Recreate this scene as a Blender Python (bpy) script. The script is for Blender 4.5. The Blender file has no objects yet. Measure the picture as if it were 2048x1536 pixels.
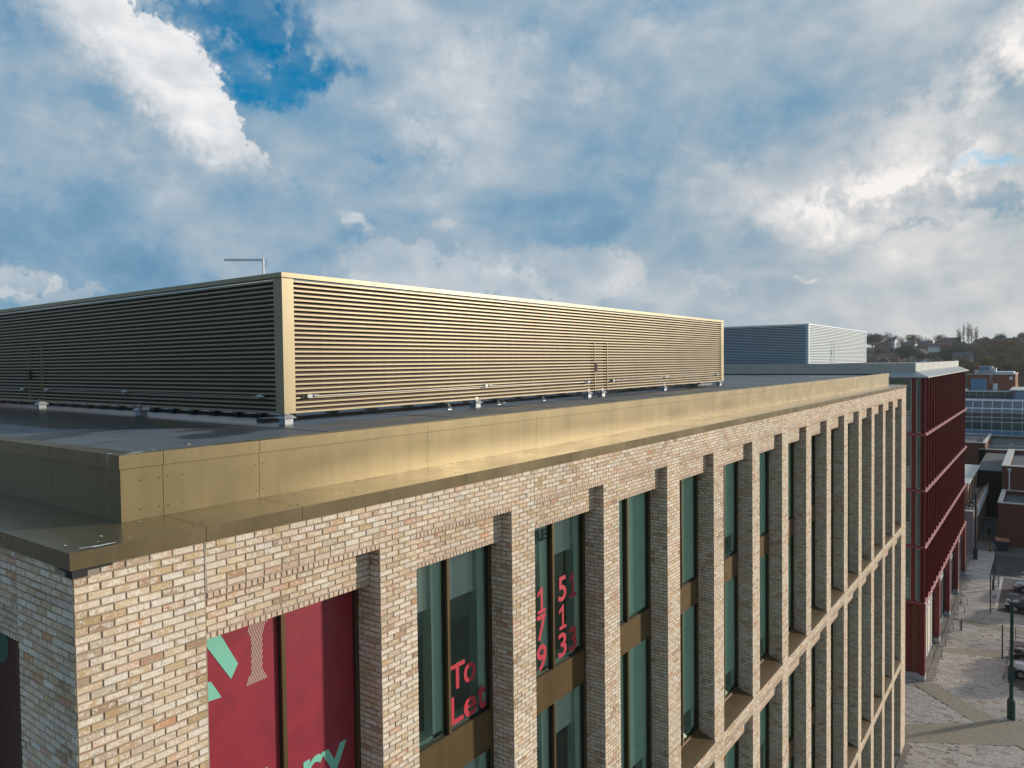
import bpy, bmesh, math, random
import numpy as np
from mathutils import Vector, Matrix

random.seed(7)
RNG = np.random.RandomState(11)
SC = bpy.context.scene
COL = SC.collection

# ------------------------------------------------------------------ camera
CAM = Vector((-2.8528, -6.9317, 1.8679))
YAW, PITCH, ROLL = 0.6334, -0.0292, -0.0119
fwd = Vector((math.cos(YAW)*math.cos(PITCH), math.sin(YAW)*math.cos(PITCH), math.sin(PITCH)))
rgt = Vector((math.sin(YAW), -math.cos(YAW), 0.0))
upv = rgt.cross(fwd)
r2 = math.cos(ROLL)*rgt + math.sin(ROLL)*upv
u2 = -math.sin(ROLL)*rgt + math.cos(ROLL)*upv
cd = bpy.data.cameras.new('camera')
cam = bpy.data.objects.new('camera', cd)
COL.objects.link(cam)
cam.matrix_world = Matrix(((r2.x, u2.x, -fwd.x, CAM.x), (r2.y, u2.y, -fwd.y, CAM.y), (r2.z, u2.z, -fwd.z, CAM.z), (0, 0, 0, 1)))
cd.sensor_width = 36.0
cd.lens = 36.0*1460.84/2048.0
cd.clip_start = 0.1
cd.clip_end = 8000
SC.camera = cam

# ------------------------------------------------------------------ render look
SC.view_settings.view_transform = 'Standard'
SC.view_settings.look = 'None'
SC.view_settings.gamma = 1.0
SC.view_settings.exposure = EXPOSURE = 0.08
SC.view_settings.use_curve_mapping = False
SC.render.engine = 'CYCLES'
SC.cycles.max_bounces = 6
SC.cycles.diffuse_bounces = 3
SC.cycles.glossy_bounces = 3
SC.cycles.transparent_max_bounces = 12
SC.cycles.caustics_reflective = False
SC.cycles.caustics_refractive = False
SC.cycles.use_denoising = True

# ------------------------------------------------------------------ sun
SUN_AZ = math.radians(-38.7)      # direction towards the sun, measured from +X
SUN_EL = math.radians(11.5)
sd = bpy.data.lights.new('sun', 'SUN')
sd.energy = 4.25
sd.angle = math.radians(3.0)
sd.color = (1.0, 0.885, 0.73)
sun = bpy.data.objects.new('sun', sd)
COL.objects.link(sun)
sun.location = (40, -60, 60)
sdir = Vector((math.cos(SUN_AZ)*math.cos(SUN_EL), math.sin(SUN_AZ)*math.cos(SUN_EL), math.sin(SUN_EL)))
sun.rotation_euler = sdir.to_track_quat('Z', 'Y').to_euler()

# ------------------------------------------------------------------ node helpers
class N:
    """tiny wrapper that makes node maths readable"""
    def __init__(s, tree):
        s.t = tree
    def new(s, kind, **kw):
        n = s.t.nodes.new(kind)
        for k, v in kw.items():
            setattr(n, k, v)
        return n
    def put(s, sock, v):
        if hasattr(v, 'is_output'):
            s.t.links.new(v, sock)
        elif v is not None:
            sock.default_value = v
    def m(s, op, a, b=None, c=None, clamp=False):
        n = s.new('ShaderNodeMath', operation=op, use_clamp=clamp)
        s.put(n.inputs[0], a)
        if b is not None: s.put(n.inputs[1], b)
        if c is not None: s.put(n.inputs[2], c)
        return n.outputs[0]
    def v(s, op, a, b=None, scale=None):
        n = s.new('ShaderNodeVectorMath', operation=op)
        s.put(n.inputs[0], a)
        if b is not None: s.put(n.inputs[1], b)
        if scale is not None: s.put(n.inputs['Scale'], scale)
        return n.outputs['Value'] if op in ('LENGTH', 'DOT_PRODUCT', 'DISTANCE') else n.outputs[0]
    def rng(s, x, a, b, c=0.0, d=1.0, smooth=False):
        n = s.new('ShaderNodeMapRange', interpolation_type='SMOOTHSTEP' if smooth else 'LINEAR')
        s.put(n.inputs[0], x)
        for i, q in enumerate((a, b, c, d)): s.put(n.inputs[i+1], q)
        return n.outputs[0]
    def noise(s, vec, scale, detail=3.0, rough=0.5, dist=0.0, out=0, dims='2D'):
        n = s.new('ShaderNodeTexNoise', noise_dimensions=dims)
        s.put(n.inputs['Vector'], vec)
        n.inputs['Scale'].default_value = scale
        n.inputs['Detail'].default_value = detail
        n.inputs['Roughness'].default_value = rough
        n.inputs['Distortion'].default_value = dist
        return n.outputs[out]
    def ramp(s, x, stops, interp='LINEAR'):
        n = s.new('ShaderNodeValToRGB')
        cr = n.color_ramp
        cr.interpolation = interp
        while len(cr.elements) > 1: cr.elements.remove(cr.elements[-1])
        for i, (p, c) in enumerate(stops):
            e = cr.elements[0] if i == 0 else cr.elements.new(p)
            e.position = p
            e.color = (c[0], c[1], c[2], 1.0)
        s.put(n.inputs[0], x)
        return n.outputs[0]
    def mix(s, f, a, b, blend='MIX'):
        n = s.new('ShaderNodeMix', data_type='RGBA', blend_type=blend)
        s.put(n.inputs[0], f)
        for k, q in ((6, a), (7, b)):
            if isinstance(q, (tuple, list)): q = (q[0], q[1], q[2], 1.0)
            s.put(n.inputs[k], q)
        return n.outputs[2]
    def xyz(s, v):
        n = s.new('ShaderNodeSeparateXYZ'); s.put(n.inputs[0], v)
        return n.outputs
    def comb(s, x, y, z):
        n = s.new('ShaderNodeCombineXYZ')
        for i, q in enumerate((x, y, z)): s.put(n.inputs[i], q)
        return n.outputs[0]

# ------------------------------------------------------------------ world: daylight sky with drifting cloud
# clouds stand at fixed compass bearings: columns are bearing, elevation, half sizes (degrees), tilt, strength, inner, outer edge
SKY_M = [[-30.29, 21.49, 5.04, 4.12, -27.8, 1, 0.93, 1.05], [-25.57, 18.36, 4.83, 4.73, 7.3, 1, 0.93, 1.05], [-23.21, 16.34, 3.59, 3.68, 5.8, 1, 0.93, 1.05], [-21.8, 12.87, 4.24, 4.12, 4.1, 1, 0.88, 1.08], [-17.38, 9.97, 4.92, 4.21, -18.4, 1, 0.8, 1.1]]
SKY_B = [[-18.49, 23.25, 5.02, 3.11, -12.2, 1, 0.6, 1.3], [-17.16, 20.24, 5.96, 1.77, 9.3, 1, 0.6, 1.25], [-21.54, 23.48, 3.52, 2.25, -11.2, 1, 0.5, 1.3], [-24.47, 23.65, 2.61, 1.17, 8.7, 0.9, 0.4, 1.3], [-33.86, 22.02, 2.47, 1.93, 12.3, 0.7, 0.2, 1.4], [-11.07, 15.23, 1.48, 0.5, -7.4, 0.5, 0.3, 1.3], [12.01, 24.84, 4.09, 0.76, -9.5, 0.35, 0.2, 1.4], [33.41, 12.42, 2.89, 0.63, 5.0, 0.5, 0.1, 1.4], [5.19, 23.41, 3.07, 1.93, -2.6, 0.25, 0.1, 1.5], [-19.92, 20.92, 2.42, 1.9, 6.2, 0.9, 0.5, 1.3], [-32.46, 3.84, 1.68, 0.33, 1.6, 0.3, 0.2, 1.4]]
SKY_V = [[6.31, 20.08, 4.21, 1.42, -15.9, 0.13, 0.1, 1.3], [-7.26, 16.93, 4.82, 1.53, -25.2, 0.2, 0.1, 1.4], [-2.57, 21.27, 4.65, 3.01, 0.1, 0.12, 0.1, 1.4], [-18.18, 21.74, 1.95, 2.05, -23.0, 0.28, 0.2, 1.3], [-11.83, 10.82, 1.84, 0.67, -20.5, 0.3, 0.0, 1.5], [-5.05, 10.63, 1.39, 0.52, 0.2, 0.15, 0.0, 1.5], [-5.51, 6.08, 10.86, 2.89, -12.2, 0.1, 0.85, 1.1], [5.02, 6.92, 5.42, 2.29, -6.3, 0.12, 0.8, 1.15], [32.29, 17.0, 8.65, 2.99, 16.9, 0.22, 0.1, 1.4], [24.84, 10.73, 11.06, 2.24, 7.0, 0.24, 0.1, 1.4], [29.45, 12.84, 7.32, 2.3, 8.6, 0.17, 0.1, 1.4], [34.9, 19.05, 2.39, 2.82, -13.0, 0.2, 0.1, 1.5], [17.4, 15.89, 9.45, 2.12, 13.9, -0.13, 0.1, 1.4], [33.93, 15.35, 2.82, 1.17, 6.3, -0.15, 0.2, 1.3], [33.43, 10.09, 3.97, 1.34, 1.9, -0.26, 0.4, 1.2], [6.99, 10.45, 14.45, 2.99, -2.3, -0.06, 0.1, 1.5], [28.87, 8.5, 3.52, 0.34, 3.5, -0.12, 0.2, 1.3], [-26.82, 18.04, 2.01, 3.17, 43.7, -0.18, 0.2, 1.4], [-29.32, 14.43, 4.86, 1.98, -26.9, 0.14, 0.1, 1.4], [-33.34, 12.06, 3.24, 2.53, -4.7, 0.12, 0.1, 1.4], [-32.1, 7.11, 11.55, 2.45, -2.4, -0.11, 0.1, 1.4], [-17.43, 7.8, 10.84, 1.82, 1.5, -0.04, 0.1, 1.4], [-33.79, 5.41, 2.04, 1.45, 2.8, 0.14, 0.85, 1.1], [-31.32, 4.53, 3.46, 1.26, 1.9, 0.14, 0.85, 1.1], [21.54, 5.92, 0.81, 0.36, -3.1, 0.2, 0.0, 1.5], [15.58, 5.46, 2.18, 0.67, -10.4, 0.1, 0.1, 1.4], [3.27, 24.12, 9.99, 1.92, -10.6, 0.08, 0.1, 1.4], [32.36, 5.08, 7.1, 2.94, -4.1, 0.08, 0.1, 1.5], [-32.87, 19.0, 3.09, 2.61, 10.4, -0.1, 0.1, 1.4]]

wd = bpy.data.worlds.new('World')
SC.world = wd
wd.use_nodes = True
wd.cycles.sampling_method = 'MANUAL'
wd.cycles.sample_map_resolution = 256
wt = wd.node_tree
wt.nodes.clear()
W = N(wt)
sky = W.new('ShaderNodeTexSky', sky_type='NISHITA')
sky.sun_disc = False
sky.sun_elevation = SUN_EL
sky.sun_rotation = math.pi/2 - SUN_AZ
sky.altitude = 60
sky.air_density = 1.0
sky.dust_density = 0.6
sky.ozone_density = 3.0
dirv = W.new('ShaderNodeTexCoord').outputs['Generated']
dx, dy, dz = W.xyz(W.v('NORMALIZE', dirv))
az = W.m('MULTIPLY', W.m('ARCTAN2', dy, dx), 180/math.pi)
bear = W.m('SUBTRACT', 36.3, az)
elev = W.m('MULTIPLY', W.m('ARCSINE', dz), 180/math.pi)
P0 = W.comb(bear, elev, 0.0)
# domain warp: broad drift, then billows, then wisps
w1 = W.v('SUBTRACT', W.noise(W.v('SCALE', P0, scale=0.16), 1.0, 2.0, 0.5, out=1), (0.5, 0.5, 0.5))
w2 = W.v('SUBTRACT', W.noise(W.v('SCALE', P0, scale=0.55), 1.0, 3.0, 0.55, out=1), (0.5, 0.5, 0.5))
w3 = W.v('SUBTRACT', W.noise(W.v('SCALE', P0, scale=1.9), 1.0, 4.0, 0.6, out=1), (0.5, 0.5, 0.5))
PS = W.v('ADD', P0, W.v('ADD', W.v('SCALE', w1, scale=3.2), W.v('ADD', W.v('SCALE', w2, scale=2.2), W.v('SCALE', w3, scale=0.9))))
PM = W.v('ADD', P0, W.v('ADD', W.v('SCALE', w2, scale=1.5), W.v('SCALE', w3, scale=1.3)))

def blob(P, e):
    mp = W.new('ShaderNodeMapping', vector_type='TEXTURE')
    W.put(mp.inputs['Vector'], P)
    mp.inputs['Location'].default_value = (e[0], e[1], 0)
    mp.inputs['Rotation'].default_value = (0, 0, math.radians(e[4]))
    mp.inputs['Scale'].default_value = (e[2], e[3], 1)
    ln = W.v('LENGTH', mp.outputs[0])
    return W.rng(ln, e[6], e[7], e[5], 0.0, smooth=True)

cm = None
for e in SKY_M:
    g = blob(PM, e)
    cm = g if cm is None else W.m('MAXIMUM', cm, g)
clear = None
for e in SKY_B:
    g = blob(PS, e)
    clear = g if clear is None else W.m('MAXIMUM', clear, g)
fb = W.noise(W.v('MULTIPLY', P0, (0.085, 0.14, 1.0)), 1.0, 5.0, 0.50, 0.3)
fb2 = W.noise(W.v('MULTIPLY', W.v('ADD', P0, (40.0, 9.0, 3.0)), (0.32, 0.5, 1.0)), 1.0, 4.0, 0.52, 0.1)
sunw = W.m('COSINE', W.m('MULTIPLY', W.m('SUBTRACT', az, math.degrees(SUN_AZ)), math.pi/180))
val = W.rng(sunw, -1.0, 1.0, 0.46, 0.70)
val = W.m('ADD', val, W.m('MULTIPLY', W.m('SUBTRACT', fb, 0.5), 0.62))
val = W.m('ADD', val, W.m('MULTIPLY', W.m('SUBTRACT', fb2, 0.5), 0.24))
for e in SKY_V:
    val = W.m('ADD', val, blob(PS, e))
lowr = W.m('MULTIPLY', W.rng(elev, 0.0, 9.0, 1.0, 0.0), W.rng(bear, 2.0, 34.0))
val = W.m('ADD', val, W.m('MULTIPLY', lowr, 0.15))
# tall cumulus: bright along its sunward, upper right flank
e0 = (-26.81, 23.83); e1 = (-17.97, 15.54)
L = math.hypot(e1[0]-e0[0], e1[1]-e0[1]); nx, ny = (e1[1]-e0[1])/L, -(e1[0]-e0[0])/L
bx, by, bz = W.xyz(PM)
td = W.m('ADD', W.m('MULTIPLY', W.m('SUBTRACT', bx, e0[0]), nx), W.m('MULTIPLY', W.m('SUBTRACT', by, e0[1]), ny))
core = W.m('MULTIPLY', W.rng(td, 2.4, 6.6, 1.0, 0.0, smooth=True), W.rng(by, 12.6, 16.0, 0.0, 1.0, smooth=True))
cum = W.m('ADD', W.m('MULTIPLY', core, 0.40), 0.54)
cum = W.m('ADD', cum, W.m('MULTIPLY', W.m('SUBTRACT', fb2, 0.5), 0.30))
soft = W.rng(td, 3.2, 7.6, 1.0, 0.0, smooth=True)
cmk = W.m('MULTIPLY', cm, soft)
val = W.m('ADD', W.m('MULTIPLY', val, W.m('SUBTRACT', 1.0, cmk)), W.m('MULTIPLY', cum, cmk))
K = 10.0   # the background runs at strength 0.1
stops = [(0.0, (.045, .145, .270)), (0.25, (.095, .230, .375)), (0.45, (.180, .330, .475)), (0.62, (.330, .430, .520)), (0.78, (.515, .570, .620)), (0.9, (.670, .695, .720)), (1.0, (.86, .86, .865))]
cc = W.ramp(val, stops)
warm = W.m('MULTIPLY', W.rng(bear, -5.0, 40.0), W.rng(elev, 0.0, 24.0, 1.0, 0.35))
cc = W.mix(warm, cc, W.mix(1.0, cc, (1.07, 0.985, 0.90), 'MULTIPLY'))
cc = W.v('SCALE', cc, scale=K)
gap = W.m('MULTIPLY', clear, W.m('SUBTRACT', 1.0, cmk))
gap = W.m('MULTIPLY', gap, W.rng(fb2, 0.38, 0.66, 1.0, 0.75))
bl = W.v('MULTIPLY', sky.outputs[0], (0.02, 1.25, 1.55))
out = W.mix(gap, cc, bl)
# below the horizon: dull ground light
out = W.mix(W.rng(elev, -3.0, -0.5, 1.0, 0.0), out, (1.3, 1.25, 1.15))
bg = W.new('ShaderNodeBackground')
W.put(bg.inputs[0], out)
bg.inputs[1].default_value = 0.1
wo = W.new('ShaderNodeOutputWorld')
wt.links.new(bg.outputs[0], wo.inputs[0])


# ------------------------------------------------------------------ materials
MATS = {}
def mat(name):
    m = bpy.data.materials.new(name)
    m.use_nodes = True
    t = m.node_tree
    for n in list(t.nodes):
        if n.type == 'BSDF_PRINCIPLED': b = n
    MATS[name] = m
    return m, N(t), b

def plain(name, col, rough=0.6, metal=0.0, var=0.12, scale=3.0, spec=0.5, dirt=None):
    m, g, b = mat(name)
    pos = g.new('ShaderNodeNewGeometry').outputs['Position']
    n1 = g.noise(pos, scale, 4.0, 0.6, dims='3D')
    f = g.rng(n1, 0.3, 0.7, 1.0-var, 1.0+var)
    c = g.mix(1.0, tuple(col), g.comb(f, f, f), 'MULTIPLY')
    if dirt:
        n2 = g.noise(pos, scale*0.35, 5.0, 0.65, 0.4, dims='3D')
        c = g.mix(g.rng(n2, 0.52, 0.72, 0.0, dirt[1]), c, dirt[0])
    g.put(b.inputs['Base Color'], c)
    b.inputs['Roughness'].default_value = rough
    b.inputs['Metallic'].default_value = metal
    b.inputs['Specular IOR Level'].default_value = spec
    return m

def brick_material(name, stops, wash=0.55, dark=1.0):
    m, g, b = mat(name)
    pos = g.new('ShaderNodeNewGeometry').outputs['Position']
    a1 = g.new('ShaderNodeAttribute', attribute_type='GEOMETRY', attribute_name='rnd').outputs['Fac']
    a2 = g.new('ShaderNodeAttribute', attribute_type='OBJECT', attribute_name='rnd').outputs['Fac']
    r = g.m('ADD', a1, a2)
    base = g.ramp(r, stops, 'LINEAR')
    uv = g.new('ShaderNodeUVMap'); uv.uv_map = 'UVMap'
    ux, uy, _ = g.xyz(uv.outputs[0])
    # distance from the arrises
    e1 = g.m('MINIMUM', g.m('MINIMUM', ux, g.m('SUBTRACT', 1.0, ux)), g.m('MULTIPLY', g.m('MINIMUM', uy, g.m('SUBTRACT', 1.0, uy)), 0.34))
    big = g.noise(pos, 12.0, 5.0, 0.66, 0.4, dims='3D')
    fine = g.noise(pos, 60.0, 4.0, 0.7, dims='3D')
    jitter = g.m('FRACT', g.m('MULTIPLY', r, 37.3))
    lim = g.m('ADD', 0.56, g.m('MULTIPLY', jitter, -0.20))
    wsh = g.m('MULTIPLY', g.rng(g.m('SUBTRACT', g.m('ADD', big, g.m('MULTIPLY', g.m('SUBTRACT', fine, 0.5), 0.35)), lim), -0.03, 0.14, 0.0, wash), g.rng(e1, 0.01, 0.07))
    c = g.mix(wsh, base, (0.80, 0.76, 0.69))
    smut = g.rng(g.m('ADD', g.noise(pos, 42.0, 5.0, 0.75, 0.2, dims='3D'), g.m('MULTIPLY', g.m('SUBTRACT', big, 0.5), 0.5)), 0.56, 0.68, 0.0, 0.72)
    c = g.mix(smut, c, (0.14, 0.115, 0.09))
    sh = g.rng(fine, 0.25, 0.75, 0.84, 1.14)
    c = g.mix(1.0, c, g.comb(sh, sh, sh), 'MULTIPLY')
    wz = g.rng(g.noise(g.v('MULTIPLY', pos, (1.0, 1.0, .35)), .7, 4.0, .6, dims='3D'), .35, .68, 1.05, .88)
    c = g.mix(1.0, c, g.comb(wz, g.m('MULTIPLY', wz, .995), g.m('MULTIPLY', wz, .985)), 'MULTIPLY')
    if dark != 1.0: c = g.mix(1.0, c, (dark, dark, dark), 'MULTIPLY')
    g.put(b.inputs['Base Color'], c)
    b.inputs['Roughness'].default_value = 0.92
    b.inputs['Specular IOR Level'].default_value = 0.2
    bp = g.new('ShaderNodeBump')
    bp.inputs['Strength'].default_value = 0.5
    bp.inputs['Distance'].default_value = 0.004
    g.put(bp.inputs['Height'], g.m('ADD', fine, big))
    g.put(b.inputs['Normal'], bp.outputs[0])
    return m

BUFF = [(0.0, (.42, .31, .18)), (.10, (.52, .41, .26)), (.20, (.62, .52, .38)), (.29, (.47, .34, .21)), (.37, (.57, .45, .31)), (.45, (.64, .58, .49)), (.53, (.50, .36, .22)),
        (.60, (.61, .50, .36)), (.67, (.37, .28, .20)), (.73, (.62, .56, .48)), (.79, (.58, .39, .26)), (.84, (.50, .42, .34)), (.88, (.60, .54, .46)), (.92, (.54, .33, .22)), (.96, (.30, .22, .15)), (1.0, (.56, .30, .17))]
BUFF = [(p, (c[0]*1.09, c[1]*1.09, c[2]*1.10)) for p, c in BUFF]
M_BRICK = brick_material('buff_brick', BUFF, .8)
M_PINK = brick_material('pink_buff_brick', [(0, (.54, .40, .29)), (.4, (.60, .46, .35)), (.7, (.56, .38, .27)), (1, (.60, .50, .39))], 0.45)
M_MORTAR = plain('mortar', (.285, .24, .195), 0.95, var=0.2, scale=25)
M_MORTAR_PALE = plain('pale_mortar', (.42, .39, .34), 0.95, var=0.15, scale=25)

def gold_material(name, col, rough=0.36, metal=0.75, dirt=.10):
    m, g, b = mat(name)
    pos = g.new('ShaderNodeNewGeometry').outputs['Position']
    n1 = g.noise(pos, 1.3, 3.0, 0.5, dims='3D')
    n2 = g.noise(pos, 90.0, 2.0, 0.5, dims='3D')
    n3 = g.noise(pos, 9.0, 5.0, 0.7, 0.0, dims='3D')
    f = g.m('ADD', g.rng(n1, .3, .7, .94, 1.06), g.rng(n2, .3, .7, -.03, .03))
    c = g.mix(1.0, tuple(col), g.comb(f, f, f), 'MULTIPLY')
    c = g.mix(g.rng(n3, .60, .80, 0.0, dirt), c, (.34, .31, .26))
    st = g.rng(g.noise(g.v('MULTIPLY', pos, (7.0, 7.0, .5)), 1.0, 3.0, .6, dims='3D'), .35, .7, 1.04, .90)
    c = g.mix(1.0, c, g.comb(st, st, st), 'MULTIPLY')
    g.put(b.inputs['Base Color'], c)
    g.put(b.inputs['Roughness'], g.rng(n1, .3, .75, rough-.03, rough+.05))
    b.inputs['Metallic'].default_value = metal
    bp = g.new('ShaderNodeBump'); bp.inputs['Strength'].default_value = 0.09; bp.inputs['Distance'].default_value = 0.02
    g.put(bp.inputs['Height'], g.noise(pos, 1.1, 2.0, 0.5, dims='3D'))
    g.put(b.inputs['Normal'], bp.outputs[0])
    return m
M_GOLD = gold_material('champagne_gold_metal', (.205, .165, .085), 0.42, 0.5)
M_GOLD_LEDGE = gold_material('weathered_gold_metal', (.215, .172, .10), 0.28, 0.6, .03)
M_GOLD_SLAT = gold_material('pale_gold_slat', (.325, .27, .165), 0.42, 0.3)
M_BRONZE = gold_material('bronze_frame', (.135, .092, .046), 0.42, 0.5)
M_SPAN = gold_material('bronze_spandrel', (.165, .112, .052), 0.38, 0.55)
M_BLACK = plain('black_rubber', (.012, .012, .013), 0.7)
M_DARKGAP = plain('dark_brown_liner', (.060, .038, .032), 0.8, var=0.1)
M_STEEL = plain('galvanised_steel', (.52, .53, .55), 0.35, 0.8, 0.06)
M_LEAD = plain('grey_flashing', (.36, .38, .41), 0.5, 0.3, 0.2, 9)
M_WHITE = plain('white_plaster', (.78, .78, .74), 0.8, var=0.03)
M_LINING = plain('pale_green_lining', (.62, .78, .70), .85, var=.03)
M_BLIND = plain('pale_green_blind', (.66, .90, .78), .9, var=.05)
M_CARPET = plain('floor_grey', (.30, .32, .32), 0.9)
M_INT = plain('interior_grey', (.60, .62, .60), 0.9, var=0.25, scale=1.2)
M_WHITESTAIN = plain('white_droppings', (.75, .74, .72), 0.8, var=0.2, scale=40)
M_LEAF = plain('dry_leaf', (.42, .30, .15), 0.8)

def glass_material(name, tint, refl=1.0, rough=0.0):
    m, g, b = mat(name)
    m.node_tree.nodes.remove(b)
    tr = g.new('ShaderNodeBsdfTransparent'); tr.inputs[0].default_value = (*tint, 1)
    gl = g.new('ShaderNodeBsdfGlossy'); gl.inputs['Roughness'].default_value = rough; gl.inputs[0].default_value = (.68, 1.0, .84, 1)
    fr = g.new('ShaderNodeFresnel'); fr.inputs[0].default_value = 1.55
    pos = g.new('ShaderNodeNewGeometry').outputs['Position']
    bp = g.new('ShaderNodeBump'); bp.inputs['Strength'].default_value = 0.04; bp.inputs['Distance'].default_value = 0.02
    g.put(bp.inputs['Height'], g.noise(pos, 0.9, 1.0, 0.4, dims='3D'))
    g.put(gl.inputs['Normal'], bp.outputs[0])
    mx = g.new('ShaderNodeMixShader')
    g.put(mx.inputs[0], g.m('ADD', g.m('MULTIPLY', fr.outputs[0], refl), 0.06, clamp=True))
    g.t.links.new(tr.outputs[0], mx.inputs[1]); g.t.links.new(gl.outputs[0], mx.inputs[2])
    o = [n for n in m.node_tree.nodes if n.type == 'OUTPUT_MATERIAL'][0]
    g.t.links.new(mx.outputs[0], o.inputs[0])
    return m
M_GLASS = glass_material('green_tinted_glass', (.88, 1.0, .95), .85)

def vinyl(name, col, rough=0.25, mottled=0.1):
    m, g, b = mat(name)
    pos = g.new('ShaderNodeNewGeometry').outputs['Position']
    f = g.rng(g.noise(pos, 2.2, 5.0, .65, .8, dims='3D'), .3, .7, 1-mottled, 1+mottled)
    g.put(b.inputs['Base Color'], g.mix(1.0, tuple(col), g.comb(f, f, f), 'MULTIPLY'))
    b.inputs['Roughness'].default_value = 0.55
    b.inputs['Coat Weight'].default_value = 1.0
    b.inputs['Coat Roughness'].default_value = 0.03
    bp = g.new('ShaderNodeBump'); bp.inputs['Strength'].default_value = .12; bp.inputs['Distance'].default_value = .02
    g.put(bp.inputs['Height'], g.noise(pos, 2.6, 3.0, .6, .6, dims='3D')); g.put(b.inputs['Coat Normal'], bp.outputs[0])
    return m
M_CRIMSON = vinyl('crimson_vinyl', (.25, .011, .030), mottled=.22)
M_CRIMSON_SHADED = vinyl('shaded_crimson_vinyl', (.055, .008, .012), mottled=.2)  # the crimson vinyl darkened: shade and brick reflection put into its colour
M_TEALFILM = vinyl('dark_teal_film', (.03, .13, .11), mottled=.05)
M_MINT = vinyl('mint_vinyl', (.19, .54, .43), mottled=.03)
M_CREAMV = vinyl('cream_vinyl', (.62, .48, .42), mottled=.03)
M_REDLET = vinyl('red_lettering', (.50, .022, .05), mottled=.05)
M_NAVYLET = plain('dark_lettering', (.006, .02, .022), 0.9, spec=0.1)

# ------------------------------------------------------------------ mesh building
class MB:
    def __init__(s):
        s.v = []; s.f = []; s.mi = []
    def quad(s, a, b, c, d, mi=0):
        n = len(s.v); s.v += [tuple(a), tuple(b), tuple(c), tuple(d)]; s.f.append((n, n+1, n+2, n+3)); s.mi.append(mi)
    def poly(s, pts, mi=0):
        n = len(s.v); s.v += [tuple(p) for p in pts]; s.f.append(tuple(range(n, n+len(pts)))); s.mi.append(mi)
    def box(s, x0, x1, y0, y1, z0, z1, mi=0):
        if x0 > x1: x0, x1 = x1, x0
        if y0 > y1: y0, y1 = y1, y0
        if z0 > z1: z0, z1 = z1, z0
        n = len(s.v)
        s.v += [(x0, y0, z0), (x1, y0, z0), (x1, y1, z0), (x0, y1, z0), (x0, y0, z1), (x1, y0, z1), (x1, y1, z1), (x0, y1, z1)]
        for q in ((0, 3, 2, 1), (4, 5, 6, 7), (0, 1, 5, 4), (1, 2, 6, 5), (2, 3, 7, 6), (3, 0, 4, 7)):
            s.f.append(tuple(n+i for i in q)); s.mi.append(mi)
        return s
    def prism(s, poly, axis, a, b, mi=0):
        """extrude a 2-D outline along an axis (0,1,2); outline given in the other two axes"""
        n = len(s.v); k = len(poly)
        def P(p, t):
            q = [0, 0, 0]; o = [i for i in range(3) if i != axis]
            q[axis] = t; q[o[0]] = p[0]; q[o[1]] = p[1]; return tuple(q)
        s.v += [P(p, a) for p in poly] + [P(p, b) for p in poly]
        for i in range(k):
            j = (i+1) % k
            s.f.append((n+i, n+j, n+k+j, n+k+i)); s.mi.append(mi)
        s.f.append(tuple(n+i for i in reversed(range(k)))); s.mi.append(mi)
        s.f.append(tuple(n+k+i for i in range(k))); s.mi.append(mi)
        return s
    def tube(s, p, q, r0, r1=None, n=8, cap=True, mi=0):
        r1 = r0 if r1 is None else r1
        p = Vector(p); q = Vector(q); d = (q-p).normalized()
        a = d.orthogonal().normalized(); b = d.cross(a)
        k = len(s.v)
        for c, r in ((p, r0), (q, r1)):
            for i in range(n):
                t = 2*math.pi*i/n
                s.v.append(tuple(c + r*(math.cos(t)*a + math.sin(t)*b)))
        for i in range(n):
            j = (i+1) % n
            s.f.append((k+i, k+j, k+n+j, k+n+i)); s.mi.append(mi)
        if cap:
            s.f.append(tuple(k+i for i in reversed(range(n)))); s.mi.append(mi)
            s.f.append(tuple(k+n+i for i in range(n))); s.mi.append(mi)
        return s
    def path(s, pts, r, n=6, mi=0):
        for a, b in zip(pts[:-1], pts[1:]): s.tube(a, b, r, r, n, True, mi)
        return s
    def sphere(s, c, r, seg=10, rings=6, sz=1.0, mi=0):
        k = len(s.v)
        for i in range(rings+1):
            t = math.pi*i/rings
            for j in range(seg):
                u = 2*math.pi*j/seg
                s.v.append((c[0]+r*math.sin(t)*math.cos(u), c[1]+r*math.sin(t)*math.sin(u), c[2]+r*sz*math.cos(t)))
        for i in range(rings):
            for j in range(seg):
                j2 = (j+1) % seg
                s.f.append((k+i*seg+j, k+(i+1)*seg+j, k+(i+1)*seg+j2, k+i*seg+j2)); s.mi.append(mi)
        return s
    def mesh(s, name, mats, smooth=False):
        me = bpy.data.meshes.new(name)
        me.from_pydata(s.v, [], s.f)
        for m in (mats if isinstance(mats, (list, tuple)) else [mats]): me.materials.append(m)
        if any(s.mi): me.polygons.foreach_set('material_index', s.mi)
        if smooth: me.polygons.foreach_set('use_smooth', [True]*len(s.f))
        me.update()
        return me
    def build(s, name, mats, parent=None, smooth=False):
        return link(name, s.mesh(name, mats, smooth), parent)

def link(name, me, parent=None):
    o = bpy.data.objects.new(name, me)
    COL.objects.link(o)
    if parent is not None: o.parent = parent
    return o
def tag(o, label=None, cat=None, group=None, kind=None):
    if label: o['label'] = label
    if cat: o['category'] = cat
    if group: o['group'] = group
    if kind: o['kind'] = kind
    return o
def thing(name, label, cat, loc=(0, 0, 0), rz=0.0, group=None):
    o = bpy.data.objects.new(name, None); COL.objects.link(o)
    o.location = loc; o.rotation_euler = (0, 0, rz); o.empty_display_size = 0.2
    return tag(o, label, cat, group)
def copy_tree(o, parent=None):
    c = o.copy(); COL.objects.link(c); c.parent = parent
    for ch in [x for x in KIDS.get(o.name, [])] or list(o.children): copy_tree(ch, c)
    return c
KIDS = {}

GZ = -21.81      # street level

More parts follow.
